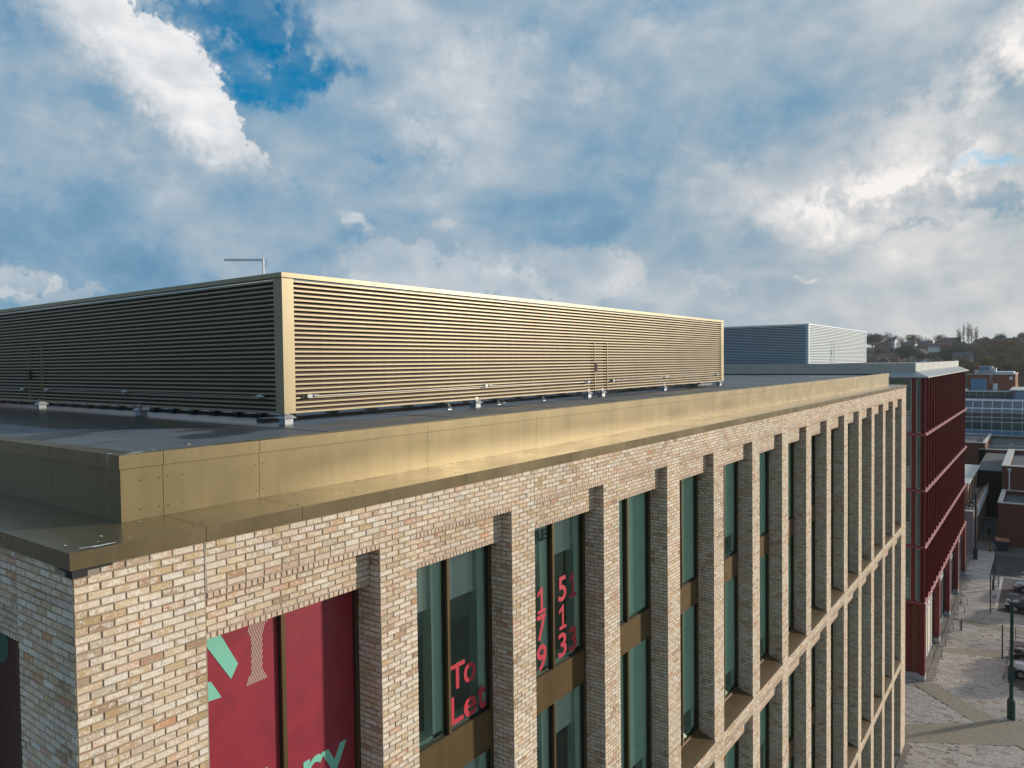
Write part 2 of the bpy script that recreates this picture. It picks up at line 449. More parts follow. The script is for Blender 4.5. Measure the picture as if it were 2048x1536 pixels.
# ------------------------------------------------------------------ the brick office building
BLD = thing('brick_office_building', 'buff brick office building with gold cornice and deep window bays', 'building')
END_X = 46.9
CP = 0.0735      # brick course on the bays; the corner pier runs at 0.075
RX = [3.655, 6.522, 9.527, 12.461, 15.305, 18.357, 21.308, 24.239, 27.222, 30.233, 33.189, 36.198, 39.247, 42.243, 45.258]
LX = [1.250, 4.329, 7.170, 10.164, 13.149, 16.004, 19.011, 22.000, 24.912, 27.912, 30.930, 33.880, 36.900, 39.930, 42.950]
BAYS = list(zip(LX, RX))
REC = 0.19       # lintel panel set-back
WD = 0.42        # window frame set-back
TIER = 8.04
SOF = [-.5145, -.5145-TIER, -.5145-2*TIER]        # underside of the front brick band
LIN = [-1.01, -1.01-TIER, -1.01-2*TIER]           # underside of the recessed lintel panel
SILL = [-8.03, -8.03-TIER, None]                  # front edge of the sloping sills
WBOT = [-7.86, -7.86-TIER, GZ+0.15]
TOPZ = 0.235

# --- brick slabs: each has a chamfered face standing 8 mm proud of the mortar
class Bricks:
    def __init__(s): s.V = []; s.R = []; s.U = []
    def add(s, fn, a0, a1, b0, b1, rnd=None):
        """fn maps (along, up, out) to world; out>0 stands proud"""
        j = RNG.uniform(-.0022, .0022, 8)
        c = .0035
        d0, d1 = -.004, RNG.uniform(.0055, .0100)
        A0, A1, B0, B1 = a0+j[0], a1+j[1], b0+j[2], b1+j[3]
        sk = j[4]*.8
        pts = [fn(A0, B0, d0), fn(A1, B0+sk, d0), fn(A1, B1+sk, d0), fn(A0, B1, d0),
               fn(A0+c, B0+c, d1), fn(A1-c, B0+sk+c, d1), fn(A1-c, B1+sk-c, d1), fn(A0+c, B1-c, d1)]
        s.V.append(pts); s.R.append(RNG.uniform(0, 1) if rnd is None else rnd)
        s.U.append((a1-a0)/.215)
    def mesh(s, name, flip=False, mats=None):
        n = len(s.V)
        v = np.array(s.V, dtype=np.float32).reshape(-1, 3)
        fq = np.array([(4, 5, 6, 7), (0, 1, 5, 4), (1, 2, 6, 5), (2, 3, 7, 6), (3, 0, 4, 7)])
        if flip: fq = fq[:, ::-1]
        f = (fq[None]+(np.arange(n)*8)[:, None, None]).reshape(-1, 4)
        me = bpy.data.meshes.new(name)
        me.vertices.add(len(v)); me.vertices.foreach_set('co', v.ravel())
        me.loops.add(f.size); me.loops.foreach_set('vertex_index', f.ravel().astype(np.int32))
        me.polygons.add(len(f)); me.polygons.foreach_set('loop_start', (np.arange(len(f))*4).astype(np.int32))
        me.update(calc_edges=True)
        at = me.attributes.new('rnd', 'FLOAT', 'POINT')
        at.data.foreach_set('value', np.repeat(np.array(s.R, dtype=np.float32), 8))
        uv = me.uv_layers.new(name='UVMap')
        cu = np.array([(0, 0), (1, 0), (1, 1), (0, 1), (.03, .05), (.97, .05), (.97, .95), (.03, .95)], dtype=np.float32)
        U = cu[(fq)].reshape(-1, 2)
        uv.data.foreach_set('uv', np.tile(U, (n, 1)).ravel())
        me.polygons.foreach_set('use_smooth', np.zeros(len(f), dtype=bool))
        for m in (mats or [M_BRICK]): me.materials.append(m)
        return me

def front(y):  return lambda a, b, d: (a, y-d, b)         # faces -y
def left_(x):  return lambda a, b, d: (x-d, a, b)         # faces -x

def course_rows(z0, z1, p):
    """course beds between z1 (top) going down to z0, on the p grid"""
    k0 = int(math.floor(-z1/p+1e-6)); out = []
    k = k0
    while True:
        t, b = -k*p, -(k+1)*p
        if b < z0-p*.4: break
        out.append((k, max(b, z0), min(t, z1))); k += 1
    return out
def run_bond(B, fn, a0, a1, z0, z1, p=CP, mode=0, J=.010):
    """stretcher bond, cut to the bay; mode 0/1 says which course starts with a header"""
    n = max(1, round((a1-a0)/.1125)); u = (a1-a0)/n
    for k, b, t in course_rows(z0, z1, p):
        if t-b < .03: continue
        i = 0
        first = ((k+mode) % 2 == 0)
        while i < n:
            st = 1 if (i == 0 and first) else 2
            e = min(n, i+st)
            B.add(fn, a0+i*u+J/2*(i > 0), a0+e*u-J/2*(e < n), b+J/2, t-J/2)
            i = e
def soldiers(B, fn, a0, a1, b, t):
    n = max(2, round((a1-a0)/.075)); u = (a1-a0)/n
    for i in range(n): B.add(fn, a0+i*u+.006, a0+(i+1)*u-.006, b+.002, t-.009)

FR = Bricks()      # right hand face
LF = Bricks()      # faces turned to -x
PK = Bricks()      # pinkish courses and brick-on-edge bands
pierX = [(0.0, LX[0])] + [(RX[i], LX[i+1]) for i in range(14)] + [(RX[14], END_X)]
f0 = front(0.0)
TOPB = TOPZ-.155+.02     # brickwork runs up behind the cornice drip
# top band over each bay and pier, joined courses
for i, (a, b) in enumerate(pierX[1:]):
    run_bond(FR, f0, a, b, GZ, TOPB, CP, i % 2)
for i, (a, b) in enumerate(BAYS):
    s0 = SOF[0]
    run_bond(FR, f0, a+.006, b, s0+2*CP, TOPB, CP, 1)
    run_bond(PK, f0, a+.006, b, s0+CP, s0+2*CP, CP, i % 2)
    soldiers(PK, f0, a+.006, b, s0, s0+CP)
    for t in (1, 2):
        zt = SILL[t-1]-.055
        run_bond(FR, f0, a, b, SOF[t]+2*CP, zt, CP, 1)
        run_bond(PK, f0, a, b, SOF[t]+CP, SOF[t]+2*CP, CP, 0)
        soldiers(PK, f0, a, b, SOF[t], SOF[t]+CP)
    fr = front(REC)
    for t in range(3):
        if t == 2 and i < 5: continue
        p = (SOF[t]-LIN[t])/7.0
        for k in range(6):
            zt = SOF[t]-k*p; n = max(1, round((b-a)/.1125)); u = (b-a)/n; j = 0
            while j < n:
                st = 1 if (j == 0 and k % 2) else 2
                e = min(n, j+st)
                dk = .96 if (k == 0 and RNG.rand() < .5) else None
                (PK if k == 5 else FR).add(fr, a+j*u+.005, a+e*u-.005, zt-p+.005, zt-.005, dk)
                j = e
        soldiers(PK, fr, a, b, LIN[t], LIN[t]+p)
# reveals facing the viewer (-x), one per bay; and the end return
for i, (a, b) in enumerate(BAYS):
    for t in range(3):
        z1 = SOF[t]; z0 = (SILL[t]+.02) if t < 2 else GZ
        fx = left_(b)
        fx2 = fx
        for k, zb, zt in course_rows(z0, z1, CP):
            if zt-zb < .03: continue
            if zt > LIN[t]: lim = REC-.002
            else: lim = WD
            if k % 2 == 0: cuts = [.006, .105, .325, .425]
            else: cuts = [.006, .215, .370, .425]
            for c0, c1 in zip(cuts[:-1], cuts[1:]):
                c1 = min(c1, lim)
                if c1-c0 > .03: LF.add(fx, c0+.002, c1-.008, zb+.005, zt-.005)
# left hand elevation: corner pier and its neighbours
LYB = [(1.245, 3.65), (4.33, 6.75), (7.42, 9.8)]
# corner pier: the bricks seen largest are single objects
IND = []
def corner_pier(fn, B, alt, z0, a1):
    for k, zb, zt in course_rows(z0, TOPB, .075):
        if zt-zb < .02: continue
        i = 0; n = 11; u = a1/n
        while i < n:
            st = 1 if (i == 0 and (k+alt) % 2 == 0) else 2
            e = min(n, i+st)
            s, q = i*u+(.0 if i == 0 else .005), e*u-(.005 if e < n else .006)
            if k <= -1 and s < .16: pass
            elif k <= 23: IND.append((alt, s, q, zb+.005, zt-.005))
            else: B.add(fn, s, q, zb+.005, zt-.005)
            i = e
corner_pier(f0, FR, 0, GZ, 1.242)
corner_pier(left_(0.0), LF, 1, GZ, 1.237)
for i, (a, b) in enumerate(LYB):
    fx = left_(0.0)
    run_bond(LF, fx, a+.006, b, SOF[0]+CP, TOPB, CP, 1)
    soldiers(LF, fx, a, b, SOF[0], SOF[0]+CP)
    run_bond(LF, left_(REC), a, b, LIN[0]+CP, SOF[0], CP, 0)
    soldiers(LF, left_(REC), a, b, LIN[0], LIN[0]+CP)
    nb = LYB[i+1][0] if i < 2 else 12.0
    run_bond(LF, fx, b, nb, -6.0, TOPB, CP, i % 2)

# the 300 largest bricks, sharing a few meshes
def unit_brick(seed, L, vertical=False):
    rs = RNG.get_state(); RNG.seed(seed)
    B = Bricks(); B.add(front(0.0), 0, L, 0, .065, 0.0)
    me = B.mesh('brick')
    RNG.set_state(rs)
    return me
cache = {}
IND.sort(key=lambda q: -q[4])
nleft = 300
for alt, s, q, zb, zt in IND:
    fn_left = alt == 1
    L = q-s
    if nleft <= 0 or (zt-zb) < .05:
        (LF if fn_left else FR).add(left_(0.0) if fn_left else f0, s, q, zb, zt); continue
    key = (round(L, 2), random.randrange(4))
    if key not in cache: cache[key] = unit_brick(100+len(cache), L)
    o = link('brick', cache[key], BLD)
    o['rnd'] = round(random.random(), 3)
    o.scale = (1, 1, (zt-zb)/.065)
    if fn_left:
        # turn the -y facing brick to face -x: local x runs along -y
        o.rotation_euler = (0, 0, -math.pi/2)
        o.location = (0, q, zb)
    else:
        o.location = (s, 0, zb)
    nleft -= 1
tag(link('brickwork', FR.mesh('brickwork'), BLD), kind='stuff')
tag(link('shaded_brickwork', LF.mesh('brickwork_side', flip=True), BLD), kind='stuff')
tag(link('brick_bands', PK.mesh('brick_bands', mats=[M_PINK]), BLD), kind='stuff')

# --- mortar and structure behind the brick faces
G = .0                       # mortar plane; bricks stand proud of it
w = MB()
for a, b in pierX: w.box(a+.001, b-.001, 0.001, WD+.10, GZ, TOPZ-.09)
for i, (a, b) in enumerate(BAYS):
    w.box(a-.001, b+.001, 0.0015, WD, SOF[0]+.001, TOPZ-.091)
    for t in (1, 2): w.box(a-.001, b+.001, 0.0015, WD, SOF[t]+.001, SILL[t-1]-.055)
    for t in range(3): w.box(a-.001, b+.001, REC, WD+.1, LIN[t]+.001, SOF[t]+.002)
w.box(0.001, WD, WD+.1, 1.245, GZ, TOPZ-.09)
for i, (a, b) in enumerate(LYB):
    nb = LYB[i+1][0] if i < 2 else 27.0
    w.box(0.001, WD, b, nb, GZ, TOPZ-.09)
    w.box(0.0015, WD, a-.001, b+.001, SOF[0]+.001, TOPZ-.091)
    w.box(REC, WD+.1, a-.001, b+.001, LIN[0]+.001, SOF[0]+.002)
    w.box(0.0015, WD, a-.001, b+.001, SOF[1], SILL[0]-.055)
w.box(END_X-.4, END_X-.001, WD+.1, 27.0, GZ, TOPZ-.09)
w.build('wall', M_MORTAR, BLD)
# pale control joint and pale bed joints over the brick bands
w = MB()
for x in [LX[0]]: w.box(x-.006, x+.006, -.006, .003, SOF[0]+CP, TOPB)
w.box(-.006, .003, 1.235, 1.247, SOF[0]+CP, TOPB)
for i, (a, b) in enumerate(BAYS[:8]):
    w.box(a, b, -.004, .002, SOF[0]+CP-.009, SOF[0]+CP)
    w.box(a, b, REC-.005, REC+.002, LIN[0]+.0615, LIN[0]+.070)
w.box(-.004, .002, 1.25, 3.65, SOF[0]+CP-.009, SOF[0]+CP)
tag(w.build('mortar_joint', M_MORTAR_PALE, BLD), kind='stuff')
# black damp course showing at the corner
w = MB()
w.box(-.012, .118, -.014, .02, .004, .10); w.box(.118, .335, -.013, .02, .055, .10)
w.box(-.0125, .02, .02, .118, .003, .10); w.box(-.0115, .02, .118, .26, .05, .10)
w.build('damp_course', M_BLACK, BLD)

# --- floors, partitions and ceiling edges seen through the glass
w = MB()
FL = [-.45, -4.15, -8.17, -12.19, -16.21, GZ+.02]
for z in FL: w.box(.56, END_X-.42, WD+.28, 26.5, z-.34, z-.02)
w.build('floor_slab', M_INT, BLD)
w = MB()
for z in FL[1:]: w.box(.6, END_X-.45, WD+.29, 26.4, z-.019, z+.01)
w.build('floor_finish', M_CARPET, BLD)
w = MB()
w.box(.6, END_X-.45, 4.2, 4.35, GZ, -.5)
for x in (3.9, 12.8, 21.6, 30.5, 39.5): w.box(x, x+.3, WD+.9, WD+1.2, GZ, -.5)
for x in (18.7, 33.5): w.box(x, x+.12, WD+.3, 4.2, GZ, -.5)
w.build('partition', M_WHITE, BLD)

# --- windows
def letters(txt, x, zc, h, wdt, matr, parent, y, bold=.016, font=None, right=False, face='front'):
    """one run of characters, fitted to width and height, standing on the inside of the pane"""
    cu = bpy.data.curves.new('lettering', 'FONT')
    cu.body = txt; cu.size = 1.0; cu.offset = bold; cu.extrude = .003
    o = bpy.data.objects.new('tmp', cu); COL.objects.link(o)
    bpy.context.view_layer.update()
    dg = bpy.context.evaluated_depsgraph_get()
    me = bpy.data.meshes.new_from_object(o.evaluated_get(dg))
    bpy.data.objects.remove(o)
    co = np.array([v.co[:] for v in me.vertices])
    mn, mx = co.min(0), co.max(0)
    sx = wdt/(mx[0]-mn[0]); sz = h/(mx[1]-mn[1])
    X = x+(co[:, 0]-mn[0])*sx; Z = zc-h/2+(co[:, 1]-mn[1])*sz
    for v, a, b, c in zip(me.vertices, X, Z, co[:, 2]): v.co = (a, y-c, b)
    me.materials.clear(); me.materials.append(matr)
    ob = link('lettering', me, parent)
    return ob

GY = WD+.045                 # glass plane
def window(i, t, a, b):
    zt, zb = LIN[t]-.0, WBOT[t]
    m = MB()
    F = .052
    # outer frame, central mullion, transoms
    m.box(a, a+F, WD, WD+.10, zb, zt); m.box(b-F, b-.001, WD, WD+.10, zb, zt)
    m.box(a+F, b-F, WD, WD+.10, zt-F, zt-.002)
    zs1, zs0 = -3.86-TIER*t, -4.41-TIER*t
    mid = a+(b-a)*.505
    zlow = zb+F
    if t == 2: zs1, zs0 = -17.9, -18.3
    m.box(mid-.028, mid+.028, WD-.018, WD+.10, zs1+.05, zt-F)
    m.box(mid-.028, mid+.028, WD-.018, WD+.10, zlow, zs0-.05)
    m.box(a+F, b-F, WD-.004, WD+.10, zs1, zs1+.05); m.box(a+F, b-F, WD-.004, WD+.10, zs0-.05, zs0)
    m.box(a+F, b-F, WD, WD+.10, zb, zlow)
    wn = m.build('window', M_BRONZE, BLD)
    g = MB()
    for x0, x1 in ((a+F, mid-.028), (mid+.028, b-F)):
        for z0, z1 in ((zlow, zs0-.05), (zs1+.05, zt-F)):
            g.quad((x0, GY, z0), (x1, GY, z0), (x1, GY, z1), (x0, GY, z1))
    # gaskets
    k = MB()
    for x0, x1 in ((a+F, mid-.028), (mid+.028, b-F)):
        for z0, z1 in ((zlow, zs0-.05), (zs1+.05, zt-F)):
            k.box(x0, x0+.014, WD+.03, GY+.012, z0, z1); k.box(x1-.014, x1, WD+.03, GY+.012, z0, z1)
            k.box(x0+.014, x1-.014, WD+.03, GY+.012, z0, z0+.014); k.box(x0+.014, x1-.014, WD+.03, GY+.012, z1-.014, z1)
    k.build('gasket', M_BLACK, wn)
    for q in range(4):
        gg = MB(); gg.v = g.v[q*4:q*4+4]; gg.f = [(0, 1, 2, 3)]; gg.mi = [0]
        gg.build('pane', M_GLASS, wn)
    s = MB(); s.box(a+F, b-F, WD-.002, WD+.06, zs0+.001, zs1-.001)
    s.build('spandrel_panel', M_SPAN, wn)
    # lining inside the glass
    l = MB()
    l.box(b-.055, b+.06, WD+.12, WD+.36, zb, zt); l.box(a-.06, a+.055, WD+.12, WD+.36, zb, zt)
    l.box(a+.055, b-.055, WD+.12, WD+.36, zb-.02, zb+.10)
    l.box(a+.055, b-.055, WD+.12, WD+.36, zs1-.02, zs1+.10)
    l.box(mid-.045, mid+.045, WD+.11, WD+.26, zb, zt)
    l.box(b-.24, b-.0551, WD+.12, WD+.30, zb, zt); l.box(mid-.045-.2, mid-.045, WD+.12, WD+.30, zb, zt)
    l.build('lining', M_LINING, wn)
    if t < 2:
        sp = MB()
        sp.prism([(-.030, SILL[t]), (WD, WBOT[t]), (WD, WBOT[t]-.05), (.006, SILL[t]-.05), (-.030, SILL[t]-.05)], 0, a-.0, b-.001)
        # outline above is (y, z)
        so = sp.build('sill', M_BRONZE, wn)
        sm = MB(); xm = (a+b)/2; nrm = Vector((0, WBOT[t]-SILL[t], -(WD+.03))).normalized()
        p0 = Vector((xm, -.030, SILL[t])); p1 = Vector((xm, WD, WBOT[t]))
        sm.quad(p0+Vector((-.004, 0, .002)), p0+Vector((.004, 0, .002)), p1+Vector((.004, 0, .002)), p1+Vector((-.004, 0, .002)))
        sm.build('sill_joint', M_GOLD_SLAT, so)
    return wn, mid
BLIND = {(0, 0): None}
WIN = {}
for i, (a, b) in enumerate(BAYS):
    for t in range(3):
        if t == 2 and i < 6: continue
        if t == 1 and i < 1: pass
        WIN[(i, t)] = window(i, t, a, b)
# blinds and bulkheads standing just inside some panes
rb = random.Random(5)
for (i, t), (wn, mid) in WIN.items():
    a, b = BAYS[i]
    if (i, t) == (0, 0): continue
    for lo, tp in ((0, LIN[t]), (1, -4.46-TIER*t)):
        drop = rb.choice([.55, .75, .95, .6])
        if (i, t, lo) == (1, 0, 0): drop = .80
        if i >= 3:
            dp = rb.choice([2.75, 2.75, 2.7, 2.2, 1.6]) if i < 8 else 2.75
            m = MB(); m.box(a+.06, b-.06, WD+.106, WD+.116, tp-dp, tp-.02); m.box(a+.06, b-.06, WD+.102, WD+.118, tp-dp-.03, tp-dp); m.build('blind', M_BLIND, wn)
        elif rb.random() < .72 or (i, t) in ((1, 0), (2, 0), (3, 0)):
            m = MB()
            for xa_, xb_ in ((a+.06, mid-.25), (mid+.05, b-.245)):
                m.box(xa_, xb_, WD+.20, WD+.23, tp-drop, tp-.02); m.box(xa_, xb_, WD+.19, WD+.24, tp-drop-.03, tp-drop)
            m.build('blind', M_WHITE, wn)
# crimson window graphic, first bay and its twin round the corner
wn, mid = WIN[(0, 0)]
yv = GY-.006
a, b = BAYS[0]; F = .052
m = MB()
m.box(a+F, mid-.028, yv, yv+.004, -3.81, LIN[0]-F); m.box(mid+.028, b-F, yv, yv+.004, -3.81, LIN[0]-F)
m.build('vinyl_graphic', M_CRIMSON, wn)
m = MB()
def plate(m, pts, y, th=.003):
    m.prism(pts, 1, y-th, y)
yp = yv-.0015
ZB = -1.062
# slanting mint bars
plate(m, [(1.508, ZB), (1.655, ZB), (1.889, -1.507), (1.799, -1.654), (1.43, ZB+.0)], yp)
plate(m, [(1.552, -1.592), (1.677, -1.813), (1.31, -1.79), (1.31, -1.62+.05)], yp)
m.build('mint_shape', M_MINT, wn)
# hatched upright of a serif letter
out = [(1.93, ZB), (2.004, -1.154), (2.052, -1.249), (2.063, -1.348), (2.056, -1.654), (1.984, -1.809), (2.277, -1.803), (2.204, -1.677), (2.211, -1.396), (2.213, -1.292), (2.25, -1.18), (2.31, ZB)]
def clipline(p, d, poly):
    """parts of the line p+t*d inside a polygon"""
    ts = []
    for (x0, y0), (x1, y1) in zip(poly, poly[1:]+poly[:1]):
        ex, ey = x1-x0, y1-y0; den = d[0]*ey-d[1]*ex
        if abs(den) < 1e-9: continue
        t = ((x0-p[0])*ey-(y0-p[1])*ex)/den; s = ((x0-p[0])*d[1]-(y0-p[1])*d[0])/den
        if 0 <= s < 1: ts.append(t)
    ts.sort(); return list(zip(ts[::2], ts[1::2]))
m = MB()
dd = Vector((.34, 1.0)).normalized(); nn = Vector((dd.y, -dd.x))
for k in range(-8, 26):
    p = Vector((2.0, -1.8))+nn*(k*.0215)
    for t0, t1 in clipline(p, dd, out):
        if t1-t0 < .01: continue
        q0, q1 = p+dd*t0, p+dd*t1; o2 = nn*.0045
        m.prism([tuple(q0-o2), tuple(q0+o2), tuple(q1+o2), tuple(q1-o2)], 1, yp-.003, yp)
m.build('hatched_letter', M_CREAMV, wn)
# word along the foot of the graphic
letters('gallery', 1.16, -3.225, .72, 2.285, M_MINT, wn, yp, .012)
# phone-number panes
wn2 = WIN[(1, 0)][0]; wn3 = WIN[(2, 0)][0]; yl = GY-.006
for tx, x, z, h, wd_ in (('T', 5.50, -3.00, .40, .36), ('o', 5.835, -3.05, .31, .29), ('L', 5.50, -3.52, .43, .31), ('e', 5.825, -3.60, .31, .31), ('t', 6.165, -3.55, .41, .22)):
    letters(tx, x, z, h, wd_, M_REDLET, wn2, yl)
def numeral_one(x, zc, h, wdt, parent, y):
    m = MB(); z0 = zc-h/2
    P = [(.10, 0), (.98, 0), (.98, .13), (.66, .13), (.66, 1), (.50, 1), (.06, .80), (.06, .66), (.42, .80), (.42, .13), (.10, .13)]
    m.prism([(x+p*wdt, z0+q*h) for p, q in P], 1, y-.003, y)
    m.build('lettering', M_REDLET, parent)
for tx, x, z, h, wd_ in (('1', 7.88, -2.45, .47, .30), ('7', 7.88, -2.95, .47, .30), ('9', 7.87, -3.50, .48, .31), ('5', 8.60, -2.42, .47, .28), ('1', 8.96, -2.44, .47, .30),
                         ('1', 8.60, -2.96, .46, .28), ('3', 8.58, -3.49, .46, .29), ('3', 8.96, -3.49, .47, .29)):
    if tx == '1': numeral_one(x, z, h, wd_, wn3, yl)
    else: letters(tx, x, z, h, wd_, M_REDLET, wn3, yl)
letters('RE', 7.83, -1.27, .20, .40, M_NAVYLET, wn3, yl, .03)
# windows of the left elevation
for i, (a, b) in enumerate(LYB):
    m = MB(); zt, zb = LIN[0], WBOT[0]
    m.box(WD, WD+.1, a, a+F, zb, zt); m.box(WD, WD+.1, b-F, b, zb, zt); m.box(WD-.018, WD+.1, (a+b)/2-.028, (a+b)/2+.028, zb, zt)
    m.box(WD, WD+.1, a+F, b-F, zt-F, zt-.001); m.box(WD-.003, WD+.1, a+F, b-F, -4.41, -3.86); m.box(-.03, WD+.1, a, b, zb-.1, zb)
    wl = m.build('window', M_BRONZE, BLD)
    m = MB(); m.box(GY, GY+.004, a+F, b-F, -3.86, zt-F)
    if i == 0:
        m.build('vinyl_graphic', M_CRIMSON_SHADED, wl)
        m = MB(); cy, cz = 3.05+.06, -1.40
        m.prism([(cy+.23*math.cos(q*math.pi/16), cz+.23*math.sin(q*math.pi/16)) for q in range(32)], 0, GY-.005, GY-.001)
        m.build('teal_disc', M_TEALFILM, wl)
    else: m.build('pane', M_GLASS, wl)
    # brick reveal of the far side
w = MB()
for i, (a, b) in enumerate(LYB):
    pass

# --- gold cornice: ledge, upstand and coping, one panel per joint
S_UP, ZLEDGE, ZBAND, ZPAR, OV = .818, .241, .809, .9555, .0384
jx_band = [S_UP-.02, 1.269, 2.469] + [2.469+3.0*k for k in range(1, 15)] + [END_X-S_UP+.02]
jx_band = [x for x in jx_band if x < END_X-S_UP-.6] + [END_X-S_UP+.02]
jx_led = [-OV, 1.247, 2.438] + [2.438+2.93*k for k in range(1, 16)]
jx_led = [x for x in jx_led if x < END_X-.8] + [END_X+OV]
jy_band = [S_UP-.02, 1.25, 2.45] + [2.45+3.0*k for k in range(1, 8)] + [27.0]
jy_led = [-OV, 1.229] + [1.229+2.93*k for k in range(1, 9)] + [27.0]
gp = .003
def panel_ledge_x(x0, x1, c0, c1):
    """ledge panel on the street side with a folded front, mitred at the corner when asked"""
    m = MB()
    yb = S_UP+.004
    xa0, xb0 = (x0, yb if c0 else x0+gp)
    xa1, xb1 = (x1, (x1-yb-OV) if c1 else x1-gp)
    A, B_, C_, D_ = (xa0 if c0 else x0+gp, -OV), (xa1 if c1 else x1-gp, -OV), (xb1, yb), (xb0, yb)
    m.poly([(A[0], A[1], ZLEDGE), (B_[0], B_[1], ZLEDGE), (C_[0], C_[1], ZLEDGE+.012), (D_[0], D_[1], ZLEDGE+.012)])
    zf = ZLEDGE-.156
    m.poly([(A[0], -OV, zf), (B_[0], -OV, zf), (B_[0], -OV, ZLEDGE), (A[0], -OV, ZLEDGE)])
    m.poly([(A[0], .02, zf), (B_[0], .02, zf), (B_[0], -OV, zf), (A[0], -OV, zf)])
    return m
for k, (x0, x1) in enumerate(zip(jx_led[:-1], jx_led[1:])):
    panel_ledge_x(x0, x1, k == 0, False).build('ledge_panel', M_GOLD_LEDGE, BLD)
for k, (y0, y1) in enumerate(zip(jy_led[:-1], jy_led[1:])):
    m = MB(); xb = S_UP+.004; zf = ZLEDGE-.156
    a0 = y0 if k == 0 else y0+gp
    m.poly([(-OV, a0, ZLEDGE), (xb, xb if k == 0 else a0, ZLEDGE+.012), (xb, y1-gp, ZLEDGE+.012), (-OV, y1-gp, ZLEDGE)])
    m.poly([(-OV, a0, zf), (-OV, a0, ZLEDGE), (-OV, y1-gp, ZLEDGE), (-OV, y1-gp, zf)])
    m.poly([(-OV, a0, zf), (-OV, y1-gp, zf), (.02, y1-gp, zf), (.02, a0, zf)])
    m.build('ledge_panel', M_GOLD_LEDGE, BLD)
w = MB(); w.box(.05, END_X-.05, .05, .80, .10, ZLEDGE-.02); w.box(.05, .80, .80, 26.9, .10, ZLEDGE-.02)
w.box(S_UP+.02, END_X-S_UP-.02, S_UP+.02, S_UP+.24, .2, ZPAR-.03); w.box(S_UP+.02, S_UP+.24, S_UP+.24, 26.9, .2, ZPAR-.03)
w.box(END_X-S_UP-.26, END_X-S_UP-.03, S_UP+.24, 26.9, .2, ZPAR-.03)
w.build('parapet_core', M_BLACK, BLD)
for k, (x0, x1) in enumerate(zip(jx_band[:-1], jx_band[1:])):
    m = MB(); m.box(max(x0, S_UP)+gp*(k > 0), min(x1, END_X-S_UP)-gp, S_UP, S_UP+.012, ZLEDGE+.013, ZBAND-.004)
    m.build('upstand_panel', M_GOLD, BLD)
    m = MB(); ya, yb = S_UP-.022, S_UP+.27
    xa = x0+gp*(k > 0)
    m.poly([(xa, ya, ZBAND), (x1-gp, ya, ZBAND), (x1-gp, ya, ZPAR), (xa, ya, ZPAR)])
    m.poly([(xa, ya, ZPAR), (x1-gp, ya, ZPAR), (x1-gp, yb, ZPAR-.012), (xa+(yb-ya if k == 0 else 0), yb, ZPAR-.012)])
    m.poly([(xa, S_UP+.004, ZBAND), (x1-gp, S_UP+.004, ZBAND), (x1-gp, ya, ZBAND), (xa, ya, ZBAND)])
    m.poly([(xa+(yb-ya if k == 0 else 0), yb, ZPAR-.012), (x1-gp, yb, ZPAR-.012), (x1-gp, yb, ZPAR-.12), (xa+(yb-ya if k == 0 else 0), yb, ZPAR-.12)])
    m.build('coping_panel', [M_GOLD], BLD)
for k, (y0, y1) in enumerate(zip(jy_band[:-1], jy_band[1:])):
    m = MB(); m.box(S_UP, S_UP+.012, max(y0, S_UP+.013)+gp*(k > 0), y1-gp, ZLEDGE+.013, ZBAND-.004)
    m.build('upstand_panel', M_GOLD, BLD)
    m = MB(); xa, xb = S_UP-.022, S_UP+.27; ya = y0+gp*(k > 0); yc = ya+(xb-xa if k == 0 else 0)
    m.poly([(xa, ya, ZBAND), (xa, ya, ZPAR), (xa, y1-gp, ZPAR), (xa, y1-gp, ZBAND)])
    m.poly([(xa, ya, ZPAR), (xb, yc, ZPAR-.012), (xb, y1-gp, ZPAR-.012), (xa, y1-gp, ZPAR)])
    m.poly([(xb, yc, ZPAR-.012), (xb, yc, ZPAR-.12), (xb, y1-gp, ZPAR-.12), (xb, y1-gp, ZPAR-.012)])
    m.build('coping_panel', [M_GOLD_LEDGE], BLD)
# far end parapet
m = MB()
xe = END_X-S_UP
m.box(xe-.27, xe+.02, S_UP+.3, 27, ZBAND, ZPAR); m.box(xe-.02, xe, S_UP+.02, 27, ZLEDGE, ZBAND)
m.box(xe, END_X+OV, -OV+.4, 27, ZLEDGE-.15, ZLEDGE-.002)
m.build('end_parapet', M_GOLD, BLD)
m = MB(); m.box(xe-.30, xe-.27, S_UP+.3, 27, .86, ZBAND+.08); m.build('upstand_membrane', M_BLACK, BLD)
# rivet heads
m = MB()
def rivet(x, y, z, n, r=.0085):
    k = len(m.v); c = Vector((x, y, z)); n = Vector(n); a = n.orthogonal().normalized(); b = n.cross(a)
    for i in range(6):
        t = i*math.pi/3; m.v.append(tuple(c+r*(math.cos(t)*a+math.sin(t)*b)))
    m.v.append(tuple(c+n*.006))
    for i in range(6): m.f.append((k+i, k+(i+1) % 6, k+6)); m.mi.append(0)
for x in jx_band[1:-1]:
    for z in (.36, .67):
        for d in (-.05, .05): rivet(x+d, S_UP, z, (0, -1, 0))
for x0, x1 in zip(jx_band[:-1], jx_band[1:]):
    n = max(1, int((x1-x0)/.75))
    for q in range(1, n+1):
        xx = x0+(x1-x0)*q/(n+1) if n > 1 else x0+.22
        for z in (.36, .67): rivet(xx, S_UP, z, (0, -1, 0))
for y0, y1 in zip(jy_band[:5], jy_band[1:6]):
    for yy in (y0+.06, y1-.06, (y0+y1)/2):
        for z in (.36, .67): rivet(S_UP, yy, z, (-1, 0, 0))
